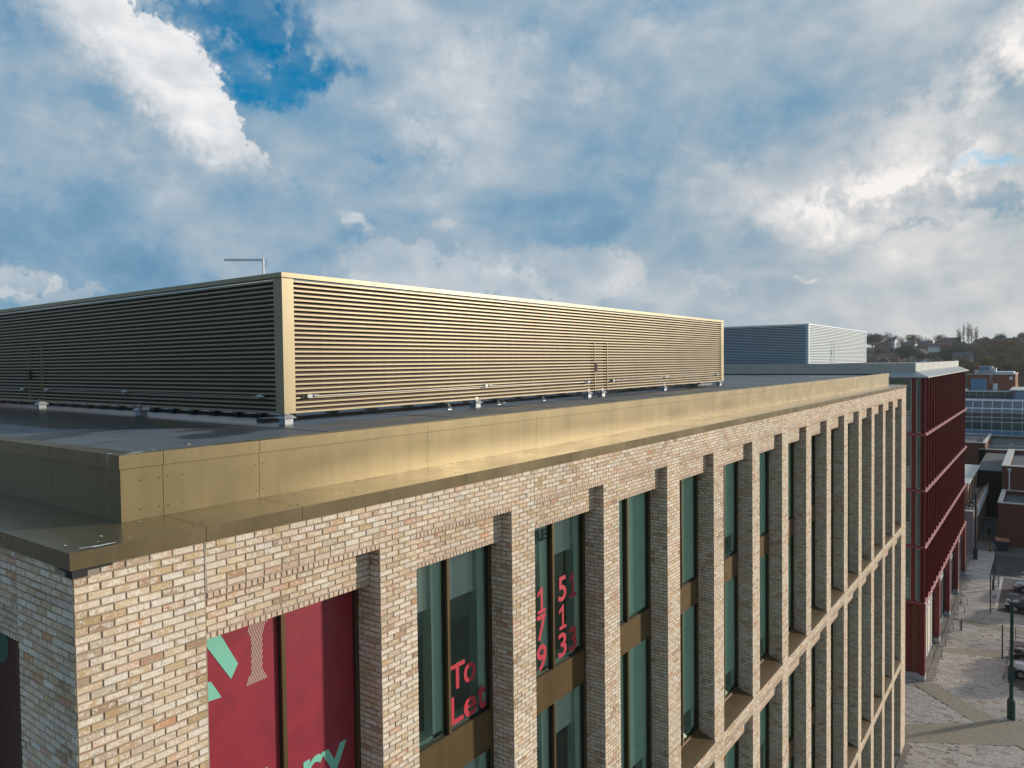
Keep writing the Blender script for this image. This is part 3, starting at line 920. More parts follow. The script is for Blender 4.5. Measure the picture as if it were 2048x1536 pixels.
for x0, x1 in zip(jx_led[:-1], jx_led[1:]):
    for xx in (x0+.05, x1-.05):
        if xx < .3: continue
        for yy in (.12, .50): rivet(xx, yy, ZLEDGE+.006, (0, 0, 1))
    if x1-x0 > 2:
        for q in (.33, .66):
            rivet(x0+(x1-x0)*q, .2, ZLEDGE+.004, (0, 0, 1)); rivet(x0+(x1-x0)*q+.05, .48, ZLEDGE+.007, (0, 0, 1))
tag(m.build('rivet_heads', M_BLACK, BLD), kind='stuff')
# droppings and a streak on the metal
m = MB()
rs = random.Random(3)
def splat(cx, cy, z, rx, ry, n=9, tilt=0):
    pts = [(cx+rx*math.cos(t)*rs.uniform(.6, 1.1), cy+ry*math.sin(t)*rs.uniform(.5, 1.1), z) for t in [2*math.pi*i/n for i in range(n)]]
    m.poly(pts)
zt_ = ZLEDGE+.004
for cx, cy, rx, ry in ((.12, .05, .055, .018), (.20, .035, .05, .02), (.30, .02, .09, .022), (.22, .0, .06, .012), (.42, .38, .012, .045), (.06, .28, .01, .028), (.95, .72, .03, .02), (2.9, .7, .08, .02), (.7, .55, .012, .012), (.3, .18, .012, .012), (.55, .1, .01, .008)):
    splat(cx, cy, zt_+.006*(cy/.8)+.004, rx, ry)
zc = ZPAR+.003
for cx, cy, rx, ry in ((.95, .86, .05, .02), (1.05, .9, .09, .025), (1.25, .95, .04, .02), (1.8, .83, .1, .012), (.83, 1.06, .012, .05)): splat(cx, cy, zc, rx, ry)
m.poly([(S_UP-.025, 1.03, ZPAR), (S_UP-.025, 1.042, ZPAR), (S_UP-.025, 1.04, ZPAR-.135), (S_UP-.025, 1.036, ZPAR-.14)])
m.poly([(S_UP-.025, 1.055, ZPAR), (S_UP-.025, 1.06, ZPAR), (S_UP-.025, 1.06, ZPAR-.10)])
tag(m.build('bird_droppings', M_WHITESTAIN, BLD), kind='stuff')


# ------------------------------------------------------------------ roof of the office building
def roof_material():
    m, g, b = mat('roof_membrane')
    pos = g.new('ShaderNodeNewGeometry').outputs['Position']
    px, py, pz = g.xyz(pos)
    n1 = g.noise(pos, 0.8, 5.0, 0.6, dims='3D')
    n2 = g.noise(g.v('MULTIPLY', pos, (1.0, 9.0, 1.0)), 2.2, 5.0, 0.6, dims='3D')
    n3 = g.noise(pos, 40.0, 2.0, 0.6, dims='3D')
    base = g.mix(g.rng(n1, .3, .7), (.095, .110, .130), (.135, .148, .168))
    base = g.mix(g.rng(n2, .52, .72, 0, .35), base, (.17, .178, .19))
    f = g.rng(n3, .3, .7, .9, 1.1)
    base = g.mix(1.0, base, g.comb(f, f, f), 'MULTIPLY')
    # darker, smoother zone left of the plant screen, and scattered puddles
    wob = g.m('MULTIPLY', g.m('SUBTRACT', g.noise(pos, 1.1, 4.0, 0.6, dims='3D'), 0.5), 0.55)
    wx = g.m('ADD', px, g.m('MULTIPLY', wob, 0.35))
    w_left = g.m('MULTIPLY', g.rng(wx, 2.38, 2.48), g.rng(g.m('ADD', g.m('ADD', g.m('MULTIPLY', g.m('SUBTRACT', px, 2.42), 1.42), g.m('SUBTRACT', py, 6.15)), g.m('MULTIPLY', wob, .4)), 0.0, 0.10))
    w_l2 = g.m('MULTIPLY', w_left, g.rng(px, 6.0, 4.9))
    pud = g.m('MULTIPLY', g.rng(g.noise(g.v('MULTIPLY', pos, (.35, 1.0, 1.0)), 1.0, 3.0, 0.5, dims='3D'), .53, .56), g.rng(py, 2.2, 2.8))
    dark_smooth = g.m('MAXIMUM', w_l2, g.m('MULTIPLY', pud, 0.8))
    c = g.mix(dark_smooth, base, g.mix(g.rng(n1, .3, .7), (.030, .036, .042), (.045, .045, .045)))
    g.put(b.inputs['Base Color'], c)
    g.put(b.inputs['Roughness'], g.rng(dark_smooth, 0, 1, .62, .30))
    return m
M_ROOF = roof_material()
RZ = .85
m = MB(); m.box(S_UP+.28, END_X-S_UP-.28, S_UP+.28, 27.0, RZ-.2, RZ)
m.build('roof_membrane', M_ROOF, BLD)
# welded laps and the raised gutter step under the screen
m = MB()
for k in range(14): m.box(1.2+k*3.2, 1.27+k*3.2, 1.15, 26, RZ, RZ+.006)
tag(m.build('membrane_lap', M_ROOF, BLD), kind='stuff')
M_ROOFD = plain('dark_membrane', (.035, .038, .042), 0.5, var=.2)
m = MB(); m.box(5.05, 26.5, 4.35, 4.62, RZ, RZ+.07); m.box(5.7, 5.95, 4.6, 26, RZ, RZ+.07)
m.build('roof_kerb', M_ROOFD, BLD)
m = MB()
rs = random.Random(9)
for cx, cy, r in ((2.3, 2.1, .014), (11.2, 2.4, .012), (13.0, 2.7, .012)):
    m.box(cx-r, cx+r*1.5, cy-r, cy+r, RZ, RZ+.012)
tag(m.build('fallen_leaves', M_LEAF, BLD), kind='stuff')

# ------------------------------------------------------------------ louvred plant screens
def plant_screen(name, label, x0, y0, x1, y1, z0, z1, mats, nsl, doors, post=.235, group=None, feet=True, nose=.030):
    """screen with slats on the two faces that look to the street (-y) and to -x; plain returns behind"""
    slat_m, post_m, liner_m, cap_m = mats
    t = thing(name, label, 'plant screen', (x0, y0, z0), 0, group)
    X, Y, H = x1-x0, y1-y0, z1-z0
    cap = .082; first = H-.134*(H/2.41)
    pitch = (first-.018)/(nsl-1)
    # slat profile: a flat nose with a blade that rises behind it
    def prof(z): return [(0, z), (0, z+nose), (.012, z+nose), (.012, z)]
    sx = MB(); sx.prism(prof(0), 0, post, X-post)
    mx_ = sx.mesh('slat', slat_m)
    sy = MB()
    P = prof(0); sy.prism([(p, q) for p, q in P], 1, post, Y-.2)
    my_ = sy.mesh('slat_side', slat_m)
    for k in range(nsl):
        z = first-k*pitch-nose/2
        o = link('slat', mx_, t); o.location = (0, .004, z)
        o = link('slat', my_, t); o.location = (.004, 0, z)
    m = MB(); m.box(post, X-post, .078, .10, .03, H-cap-.02); m.box(.078, .10, post, Y-.1, .03, H-cap-.02); m.box(.1, X-.02, Y-.12, Y-.1, .0, H-.1); m.box(X-.12, X-.1, .1, Y-.1, 0, H-.1)
    m.build('liner', liner_m, t)
    m = MB(); m.box(0, post, 0, .03, 0, H-cap-.014); m.box(0, .03, .03, post, 0, H-cap-.014); m.build('corner_post', post_m, t)
    m = MB(); m.box(X-post, X, 0, .03, 0, H-cap-.014); m.box(X-.03, X, .03, post, 0, H-cap-.014); m.build('corner_post', post_m, t)
    m = MB(); m.box(-.012, X+.012, -.012, .14, H-cap, H); m.box(-.012, .14, .14, Y, H-cap, H); m.box(X-.14, X+.012, .14, Y, H-cap, H)
    m.build('cap_rail', cap_m, t)
    m = MB(); m.box(post, X-post, .0, .10, .0, .018); m.box(.0, .10, post, Y-.2, .0, .018); m.build('bottom_rail', slat_m, t)
    for side, c0, c1, ztop in doors:
        d = MB()
        for c in (c0, c1):
            if side == 'x': d.box(c-.010, c+.010, -.010, .07, .0, ztop)
            else: d.box(-.010, .07, c-.008, c+.008, .0, ztop)
        do = d.build('door', slat_m, t)
        hm = MB()
        if side == 'x': hm.box(c0+.02, c0+.11, -.028, .01, ztop*.40, ztop*.57)
        else: hm.box(-.028, .01, c1-.11, c1-.02, ztop*.40, ztop*.57)
        hm.build('lock_box', M_DARKGAP, do)
    return t
M_LINER = plain('brown_liner', (.062, .040, .031), 0.75, var=.12, scale=1.2)
PX, PY, PZ0, PZ1 = 4.8755, 3.5648, 1.0375, 3.4513
scr = plant_screen('louvred_plant_screen', 'gold louvred plant screen standing on the nearest flat roof', PX, PY, 25.80, 22.5, PZ0, PZ1,
                   (M_GOLD_SLAT, M_GOLD_SLAT, M_LINER, M_GOLD_SLAT), 29, [('x', 15.46-PX, 16.20-PX, 1.39), ('y', 13.26-PY, 14.0-PY, 1.40)])
# weathered pedestals carrying the screen
def foot(x, y, parent, small=False):
    s = .105 if not small else .06
    m = MB(); m.box(x-s*.8, x+s*.8, y-s*.8, y+s*.8, RZ, RZ+.12)
    o = m.build('pedestal', M_ROOFD if small else M_LEAD, parent)
    m = MB(); a, b = s*1.25, s*.7; z0, z1 = RZ+.105, RZ+.165
    v = [(x-a, y-a, z0), (x+a, y-a, z0), (x+a, y+a, z0), (x-a, y+a, z0), (x-b, y-b, z1), (x+b, y-b, z1), (x+b, y+b, z1), (x-b, y+b, z1)]
    m.v = v; m.f = [(4, 5, 6, 7), (0, 1, 5, 4), (1, 2, 6, 5), (2, 3, 7, 6), (3, 0, 4, 7)]; m.mi = [0]*5
    m.build('flashing_skirt', M_LEAD, o)
    m = MB(); m.box(x-s*.45, x+s*.45, y-s*.45, y+s*.45, RZ+.16, PZ0+.05); m.build('post', M_STEEL, o)
    return o
ped = thing('screen_pedestal', 'grey flashed pedestal under the front corner of the gold plant screen', 'pedestal', (0, 0, 0), 0, 'roof pedestals under the gold screen')
foot(PX+.11, PY+.11, ped)
spots = [(10.15, PY+.10, 'second from the corner along the sunlit face'), (15.20, PY+.10, 'just left of the door in the sunlit face'), (16.0, PY+.10, 'just right of the door in the sunlit face'),
         (20.3, PY+.10, 'between door and far end'), (25.5, PY+.10, 'at the far end of the sunlit face'), (PX+.1, 8.6, 'on the shaded face, nearest the corner'), (PX+.1, 13.6, 'below the door in the shaded face')]
for x, y, w_ in spots:
    p = thing('screen_pedestal', 'grey roof pedestal under the gold screen, '+w_, 'pedestal', (0, 0, 0), 0, 'roof pedestals under the gold screen'); foot(x, y, p)
m = MB()
for k in range(20):
    for (x, y) in ((5.6+k*1.05, PY+.9), (PX+.85, 4.6+k*.8)):
        m.box(x-.05, x+.05, y-.05, y+.05, RZ, RZ+.10); m.prism([(x-.11, RZ+.08), (x+.11, RZ+.08), (x+.05, RZ+.13), (x-.05, RZ+.13)], 1, y-.1, y+.1)
tag(m.build('duct_supports', M_ROOFD, None), 'dark rubber duct supports in rows beneath the gold screen', 'duct supports', kind='stuff')
for x, y, pw in ((9.3, 3.75, 'left of the second pedestal'), (11.3, 3.9, 'right of the second pedestal'), (13.2, 3.85, 'nearest the door'), (11.9, 4.2, 'set furthest back')):
    t = thing('pipe_bracket', 'small steel bracket under the sunlit gold screen, '+pw, 'bracket', (x, y, RZ), 0, 'pipe brackets under the gold screen')
    m = MB(); m.box(-.06, .06, -.05, .05, 0, .012); m.build('base_plate', M_STEEL, t)
    m = MB(); m.tube((0, 0, .01), (0, 0, .17), .012); m.tube((0, 0, .15), (.10, 0, .02), .008); m.build('strut', M_STEEL, t)
# fall-arrest line: anchors joined by a wire
line = thing('safety_line', 'thin steel fall arrest wire with anchors along the foot of the gold screen', 'safety line', (0, 0, 0))
an_x = [(5.40, 1.325), (10.40, 1.345), (15.05, 1.30), (16.52, 1.30), (20.25, 1.34), (25.0, 1.31)]
an_y = [(4.18, 1.33), (8.98, 1.35), (12.88, 1.335), (14.33, 1.33)]
for i, (x, z) in enumerate(an_x):
    m = MB(); m.box(x-.09, x+.01, PY-.075, PY+.0, z-.028, z+.03)
    o = m.build('anchor', M_LEAD, line)
    m = MB(); m.sphere((x+.05, PY-.06, z), .034, 8, 6); m.tube((x+.05, PY-.06, z), (x+.16, PY-.05, z+.004), .018, .014); m.build('tensioner', M_STEEL, o)
for y, z in an_y:
    m = MB(); m.box(PX-.075, PX, y-.01, y+.09, z-.028, z+.03)
    o = m.build('anchor', M_LEAD, line)
    m = MB(); m.sphere((PX-.06, y-.03, z), .034, 8, 6); m.tube((PX-.06, y-.03, z), (PX-.06, y-.14, z), .016); m.build('tensioner', M_STEEL, o)
m = MB()
m.path([(5.45, PY-.06, 1.325), (10.3, PY-.06, 1.335), (14.97, PY-.06, 1.30)], .0045, 4); m.path([(16.6, PY-.06, 1.30), (20.2, PY-.06, 1.335), (24.9, PY-.06, 1.31)], .0045, 4)
m.path([(PX-.06, 4.1, 1.33), (PX-.06, 8.9, 1.35), (PX-.06, 12.8, 1.335)], .0045, 4); m.path([(PX-.06, 14.4, 1.33), (PX-.06, 21, 1.34)], .0045, 4)
m.build('wire', M_STEEL, line)

# roof mast with a double horizontal rod
ms = thing('roof_mast', 'white roof mast with a long double rod aerial behind the gold screen', 'aerial', (10.44, 12.0, RZ))
m = MB(); m.tube((0, 0, 0), (0, 0, 5.075-RZ), .032, .028, 10); m.build('pole', plain('white_pole', (.78, .76, .76), .5), ms)
M_ROD = plain('dark_rod', (.05, .07, .10), .5)
m = MB()
q = Vector((9.70-10.44, 12.83-12.0, 5.02-RZ))
for dz_ in (-.022, .022): m.tube((0, 0, 5.02-RZ+dz_), (q.x, q.y, q.z+dz_), .011, .011, 6)
m.tube((q.x, q.y, q.z-.03), (q.x, q.y, q.z+.03), .009, .009, 6)
m.build('rod', M_ROD, ms)
m = MB(); m.path([(.03, -.03, 5.05-RZ), (.09, -.05, 5.0-RZ), (.09, -.04, 4.9-RZ), (.03, 0, 4.80-RZ)], .007, 5); m.build('cable', M_ROD, ms)

M_TEAL = plain('teal_window_glass', (.05, .12, .11), .08, spec=.8, var=.5, scale=.4)
# ------------------------------------------------------------------ red building
M_RED = plain('oxblood_cladding', (.14, .010, .013), 0.42, var=.10, scale=.8)
M_REDL = plain('red_string_course', (.27, .06, .07), 0.38, var=.08, scale=2)
M_REDTOP = plain('pale_red_flashing', (.32, .13, .14), 0.35, var=.08)
M_PALE = plain('pale_grey_metal', (.36, .385, .38), 0.38, 0.3, .06, 1.2)
M_BLUEGREY = plain('blue_grey_metal', (.22, .27, .32), 0.4, 0.3, .08, 1.0)
M_GREYSLAT = plain('silver_slat', (.44, .52, .58), 0.45, 0.2, .05, 1.5)
M_GREYLINER = plain('slate_liner', (.05, .078, .10), 0.7, var=.15)
M_CREAMP = plain('cream_panel', (.66, .60, .52), 0.6, var=.05)
M_REDBRICK_MAT = None
RED = thing('red_clad_building', 'dark red metal clad office building with sawtooth fins and pale roof edge', 'building')
RX0, RX1, RY = 57.35, 90.1, .20
LEV = [.50, -3.72, -7.83, -11.95, -16.07]
fin = (RX1-RX0)/20.0
m = MB()
m.box(RX0+.5, RX1, RY+.34, 30, -16.1, .6)
m.box(RX0+.36, RX0+.5, RY+.34, 30, -16.1, .6)
m.box(RX0+.9, RX1, RY+.9, 30, GZ, -16.1)
m.build('wall', M_RED, RED)
# fins, storey by storey
for li in range(4):
    z1, z0 = LEV[li]-.10, LEV[li+1]+.10
    pts = [(0, 0), (.10, 0), (fin, .20), (fin, .34), (0, .34)]
    me = None
    for k in range(20):
        if me is None:
            mm = MB(); mm.prism([(p, q) for p, q in [(0, 0), (.045, 0), (.055, .26), (fin-.004, .26), (fin-.004, .335), (0, .335)]], 2, z0, z1); me = mm.mesh('fin_panel', M_RED)
        o = link('fin_panel', me, RED); o.location = (RX0+k*fin, RY-.03, 0)
for li in range(1, 5):
    z = LEV[li]
    mm = MB(); mm.prism([(RY-.10, z-.06), (RY-.10, z-.02), (RY+.06, z+.10), (RY+.3, z+.10), (RY+.3, z-.10), (RY, z-.10)], 0, RX0-.10, RX1+.1)
    so = mm.build('string_course', M_REDL, RED)
    mm = MB()
    for k in range(20):
        x = RX0+k*fin
        mm.v += [(x, RY-.095, z-.015), (x+.28, RY-.095, z-.015), (x, RY+.06, z+.20), (x, RY+.06, z+.10)]
        n_ = len(mm.v)-4; mm.f += [(n_, n_+1, n_+2), (n_, n_+2, n_+3), (n_+1, n_+3, n_+2), (n_, n_+3, n_+1)]; mm.mi += [0]*4
    tag(mm.build('gusset', M_REDTOP, so), kind='stuff')
    mm = MB(); mm.box(RX0-.10, RX0+.3, RY+.3, 30, z-.10, z+.10); mm.build('string_course', M_REDL, RED)
# roof edge
m = MB()
m.poly([(RX0-.25, RY-.18, .50), (RX1+.4, RY-.18, .50), (RX1+.4, RY+.75, .90), (RX0+.7, RY+.75, .90)])
m.poly([(RX0-.25, RY-.18, .42), (RX1+.4, RY-.18, .42), (RX1+.4, RY-.18, .50), (RX0-.25, RY-.18, .50)])
m.poly([(RX0-.25, RY-.18, .42), (RX0-.25, RY-.18, .50), (RX0-.25, 30, .50), (RX0-.25, 30, .42)])
m.poly([(RX0-.25, RY-.18, .50), (RX0+.7, RY+.75, .90), (RX0+.7, 30, .90), (RX0-.25, 30, .50)])
m.poly([(RX0-.25, RY-.18, .42), (RX0-.25, 30, .42), (RX0+.5, 30, .42), (RX0+.5, RY-.18, .42)])
m.poly([(RX0-.25, RY-.18, .42), (RX1+.4, RY-.18, .42), (RX1+.4, RY+.5, .42), (RX0-.25, RY+.5, .42)])
m.build('roof_edge_flashing', M_PALE, RED)
m = MB(); m.box(RX0+.65, RX1-.2, RY+.73, RY+.78, .88, 1.50); m.box(RX0+.65, RX0+.70, RY+.78, 30, .88, 1.50); m.box(RX0+.66, RX1-.22, RY+.78, 30, .88, 1.36)
m.build('parapet', M_PALE, RED)
m = MB()
for k in range(16):
    m.box(RX0+.65, RX0+.655, RY+2+k*1.6, RY+2.012+k*1.6, .9, 1.5)
for k in range(9): m.box(RX0+1+k*3.4, RX0+1.02+k*3.4, RY+.722, RY+.735, .9, 1.45)
tag(m.build('parapet_joint', M_BLUEGREY, RED), kind='stuff')
# end wall: columns, strips of window
for li in range(4):
    z1, z0 = LEV[li]-.14, LEV[li+1]+.14
    for (ya, yb) in ((.42, .80), (1.10, 2.6), (3.1, 4.6), (5.1, 6.6), (7.1, 8.6), (9.1, 10.6)):
        m = MB(); F_ = .05
        x_ = RX0+.04
        m.box(x_, x_+.08, ya, ya+F_, z0, z1); m.box(x_, x_+.08, yb-F_, yb, z0, z1); m.box(x_, x_+.08, ya+F_, yb-F_, z1-F_, z1); m.box(x_, x_+.08, ya+F_, yb-F_, z0, z0+F_)
        wo_ = m.build('window', M_GREYSLAT, RED)
        m = MB(); m.quad((x_+.05, ya+F_, z0+F_), (x_+.05, yb-F_, z0+F_), (x_+.05, yb-F_, z1-F_), (x_+.05, ya+F_, z1-F_)); m.build('pane', M_TEAL, wo_)
        if ya > 1:
            m = MB()
            for k in range(11): m.box(x_+.045, x_+.05, ya+.1, yb-.1, z0+.15+k*.14, z0+.19+k*.14)
            m.build('blind', M_WHITE, wo_)
    m = MB()
    for (ya, yb) in ((.80, 1.10), (2.6, 3.1), (4.6, 5.1), (6.6, 7.1), (8.6, 9.1)): m.box(RX0-.02, RX0+.36, ya+.01, yb-.01, LEV[li+1], LEV[li])
    m.box(RX0+.0, RX0+.36, RY+.12, .41, LEV[li+1], LEV[li])
    m.build('column', M_RED, RED)
m = MB()
for z in LEV: m.box(RX0+.10, RX0+.35, .45, 29, z-.12, z+.12)
m.build('spandrel', M_RED, RED)
m = MB(); m.box(RX0+.2, RX0+.36, .5, 30, GZ+.4, -16.1)
M_REDBRICK = plain('red_brickwork', (.20, .075, .045), 0.85, var=.2, scale=6)
m.build('ground_floor_wall', M_REDBRICK, RED)
# ground floor columns, glazing, doors and cream panels along the street
cols = [RX0, 66.2, 74.0, 81.85, 89.5]
for x in cols:
    m = MB(); m.box(x, x+.85, RY-.02, RY+.38, GZ+.42, -16.15); co_ = m.build('column', M_RED, RED)
    m = MB(); m.box(x-.01, x+.86, RY-.03, RY+.39, GZ, GZ+.42); m.build('plinth', M_LEAD, co_)
m = MB(); m.box(RX0-.04, RX0+.2, .55, 12, GZ, GZ+.5); m.build('plinth', M_LEAD, RED)
m = MB()
for y in (1.1, 3.1): m.box(RX0-.02, RX0+.2, y, y+.4, GZ+.42, -16.15)
m.build('column', M_RED, RED)
for i in range(4):
    xa, xb = cols[i]+.85, cols[i+1]
    n = 5
    for k in range(n):
        u0, u1 = xa+(xb-xa)*k/n, xa+(xb-xa)*(k+1)/n
        m = MB(); m.box(u0, u0+.07, RY+.42, RY+.52, GZ+.05, -16.2); m.box(u0+.07, u1, RY+.42, RY+.52, -18.0, -17.9); m.box(u0+.07, u1, RY+.42, RY+.52, GZ+.02, GZ+.12)
        so = m.build('shopfront', M_GREYSLAT, RED)
        m = MB(); m.quad((u0+.07, RY+.47, GZ+.1), (u1, RY+.47, GZ+.1), (u1, RY+.47, -18), (u0+.07, RY+.47, -18))
        m.build('pane', M_GLASS if i else M_CREAMP, so)
        m = MB(); m.quad((u0+.07, RY+.47, -17.9), (u1, RY+.47, -17.9), (u1, RY+.47, -16.2), (u0+.07, RY+.47, -16.2))
        m.build('fascia_panel', M_CREAMP, so)

g2 = plant_screen('louvred_plant_screen', 'silver louvred plant screen on the roof of the red building', 61.0, 9.2, 85.0, 29.0, 1.46, 4.83,
                  (M_GREYSLAT, M_GREYSLAT, M_GREYLINER, M_GREYSLAT), 24, [('x', 7.9, 9.0, 2.0)], post=.22, nose=.062)
m = MB(); m.tube((80.0, 26, 1.4), (80.0, 26, 6.0), .04); m.tube((80, 26, 5.95), (77.0, 29.0, 5.95), .03)
tag(m.build('roof_aerial', M_ROD, None), 'thin aerial rod rising behind the silver plant screen', 'aerial')


# ------------------------------------------------------------------ ground, road, paving
def ground_h(x, y):
    """street level near by, rising to a wooded ridge beyond the town"""
    d = x*0.985+y*0.17
    t = min(1, max(0, (d-400)/(930-400)))
    t = (t*t*(3-2*t))**2.2
    h = GZ+(16.0-GZ)*t
    if d > 400: h += 1.4*math.sin(x*.021+1.3)*math.sin(y*.031)*t
    if d > 960: h -= min(24, (d-960)*.04)
    return h-.03
def ground_material():
    m, g, b = mat('ground_cover')
    pos = g.new('ShaderNodeNewGeometry').outputs['Position']
    n1 = g.noise(pos, .03, 5.0, .6, dims='3D'); n2 = g.noise(pos, .3, 4.0, .6, dims='3D')
    near = g.rng(g.xyz(pos)[0], 330, 430, 1.0, 0.0)
    c = g.mix(g.rng(n1, .42, .58), (.040, .042, .028), (.028, .036, .020))
    c = g.mix(g.rng(n2, .4, .7, 0, .5), c, (.055, .045, .03))
    c = g.mix(near, c, (.19, .175, .16))
    g.put(b.inputs['Base Color'], c); b.inputs['Roughness'].default_value = .95
    return m
m = MB()
xs = [-3000, -1200, -400, -120, -40, 0, 60, 110, 150, 190]+[240+24*i for i in range(31)]+[1000, 1100, 1300, 2000, 3500]
ys = [-3500, -1500, -700, -350, -200, -120, -80, -50, -30, -10]+[10+15*i for i in range(20)]+[340, 450, 700, 1200, 2200, 3800]
for i, x in enumerate(xs):
    for j, y in enumerate(ys): m.v.append((x, y, ground_h(x, y)))
nj = len(ys)
for i in range(len(xs)-1):
    for j in range(nj-1):
        m.f.append((i*nj+j, (i+1)*nj+j, (i+1)*nj+j+1, i*nj+j+1)); m.mi.append(0)
tag(m.build('ground', ground_material(), None, True), kind='structure')

def stone_material():
    m, g, b = mat('paving_stone')
    pos = g.new('ShaderNodeNewGeometry').outputs['Position']
    r = g.m('ADD', g.new('ShaderNodeAttribute', attribute_type='GEOMETRY', attribute_name='rnd').outputs['Fac'], g.new('ShaderNodeAttribute', attribute_type='OBJECT', attribute_name='rnd').outputs['Fac'])
    c = g.ramp(r, [(0, (.30, .245, .215)), (.12, (.40, .35, .315)), (.3, (.47, .425, .39)), (.6, (.51, .465, .43)), (.8, (.44, .395, .365)), (.92, (.53, .49, .455)), (1, (.31, .255, .225))])
    f = g.rng(g.noise(pos, 6.0, 4.0, .6, dims='3D'), .3, .7, .88, 1.12)
    f2 = g.rng(g.noise(pos, .35, 4.0, .6, dims='3D'), .35, .68, .86, 1.08)
    f = g.m('MULTIPLY', f, f2)
    g.put(b.inputs['Base Color'], g.mix(1.0, c, g.comb(f, f, f), 'MULTIPLY'))
    b.inputs['Roughness'].default_value = .7
    return m
M_STONE = stone_material()
def herring_material():
    m, g, b = mat('tan_block_band')
    pos = g.new('ShaderNodeNewGeometry').outputs['Position']
    v = g.new('ShaderNodeMapping'); g.put(v.inputs['Vector'], pos); v.inputs['Rotation'].default_value = (0, 0, .55)
    bt = g.new('ShaderNodeTexBrick'); g.put(bt.inputs['Vector'], v.outputs[0])
    bt.inputs['Color1'].default_value = (.30, .255, .20, 1); bt.inputs['Color2'].default_value = (.40, .35, .275, 1); bt.inputs['Mortar'].default_value = (.20, .17, .13, 1)
    bt.inputs['Scale'].default_value = 3.2; bt.inputs['Mortar Size'].default_value = .04
    g.put(b.inputs['Base Color'], bt.outputs['Color']); b.inputs['Roughness'].default_value = .8
    return m
M_HERR = herring_material()
M_BED = plain('paving_bed', (.20, .18, .16), .95, var=.15, scale=2)
M_ASPH = plain('asphalt', (.050, .048, .048), .9, var=.25, scale=1.0, dirt=((.085, .08, .075), .6))
M_BLOCK = plain('dark_block_paving', (.105, .085, .082), .85, var=.22, scale=5)
M_KERB = plain('kerb_stone', (.48, .465, .45), .8, var=.15, scale=3)
M_CONC = plain('old_concrete', (.115, .105, .095), .9, var=.25, scale=.7)
M_PAINT = plain('white_road_paint', (.72, .72, .70), .7, var=.1)

PAV = bpy.data.objects.new('pavement', None)
m = MB(); m.box(20, 102.6, -9.0, 6.0, GZ-.12, GZ-.013)
PAV = m.build('pavement', M_BED); tag(PAV, kind='structure')
# the carriageway, parking bays
def sheet(name, pts, z, mt, parent=None, kind='structure'):
    m = MB(); m.poly([(p[0], p[1], z) for p in pts]); o = m.build(name, mt, parent)
    if kind: o['kind'] = kind
    return o
sheet('road', [(91.2, -60), (190, -60), (190, -1.95), (91.7, -1.92)], GZ-.009, M_ASPH)
sheet('yard', [(97.0, -60), (125, -60), (125, -1.95), (101.5, -1.93)], GZ-.004, M_CONC)
sheet('parking_bay', [(78.2, -60), (90.8, -60), (91.0, -3.25), (78.2, -3.35)], GZ-.006, M_BLOCK)
sheet('parking_bay', [(57.0, -60), (70.5, -60), (70.4, -4.75), (60.8, -4.75), (57.5, -7.0)], GZ-.006, M_BLOCK)
sheet('car_park', [(20, -60), (57.0, -60), (57.5, -7.0), (52, -9.5), (20, -9.5)], GZ-.002, M_ASPH)
m = MB(); m.box(90.9, 91.2, -9, -1.92, GZ-.1, GZ+.01); m.box(91.2, 102.6, -1.95, -1.80, GZ-.1, GZ+.02); m.box(78.2, 90.9, -3.22, -3.0, GZ-.1, GZ+.012); m.box(60.8, 70.4, -4.74, -4.58, GZ-.1, GZ+.012)
tag(m.build('kerb', M_KERB), kind='structure')
m = MB(); m.box(94.3, 94.45, -6.2, -4.75, GZ-.009, GZ-.002); m.box(92.2, 92.35, -6.2, -4.72, GZ-.009, GZ-.002)
tag(m.build('road_marking', M_PAINT), kind='structure')

def inside(poly, x, y):
    c = False; n = len(poly)
    for i in range(n):
        x0, y0 = poly[i]; x1, y1 = poly[(i+1) % n]
        if (y0 > y) != (y1 > y) and x < (x1-x0)*(y-y0)/(y1-y0)+x0: c = not c
    return c
BANDS = [[(47.15, 0.0), (49.5, .33), (54.8, -6.3), (51.3, -7.0)], [(56.7, 1.05), (57.75, .05), (53.6, -4.4), (49.6, -8.5), (48.2, -8.5), (52.0, -3.7)],
         [(65.2, .15), (64.3, .15), (65.55, -4.3), (67.2, -4.25)], [(74.0, -.5), (73.0, -.5), (72.2, -5.6), (73.6, -5.6)], [(57.3, .15), (90, .15), (90, -.10), (57.9, -.25)],
         [(28, 0), (47, 0), (46.9, -.35), (28, -.35)]]
for k_, bp_ in enumerate(BANDS[:4]): sheet('paving_band', bp_, GZ+(.004, .008, .004, .004)[k_], M_HERR)
for bp_ in BANDS[4:]: sheet('paving_band', bp_, GZ+.012, M_BED)
SLABS = [(47.65, -2.75, 1.1, .85), (69.7, -2.7, .8, .9), (47.2, -1.2, .5, 1.0), (44.6, -4.2, .8, .6)]
SB = Bricks(); stones = []
rs = np.random.RandomState(4)
x = 43.0
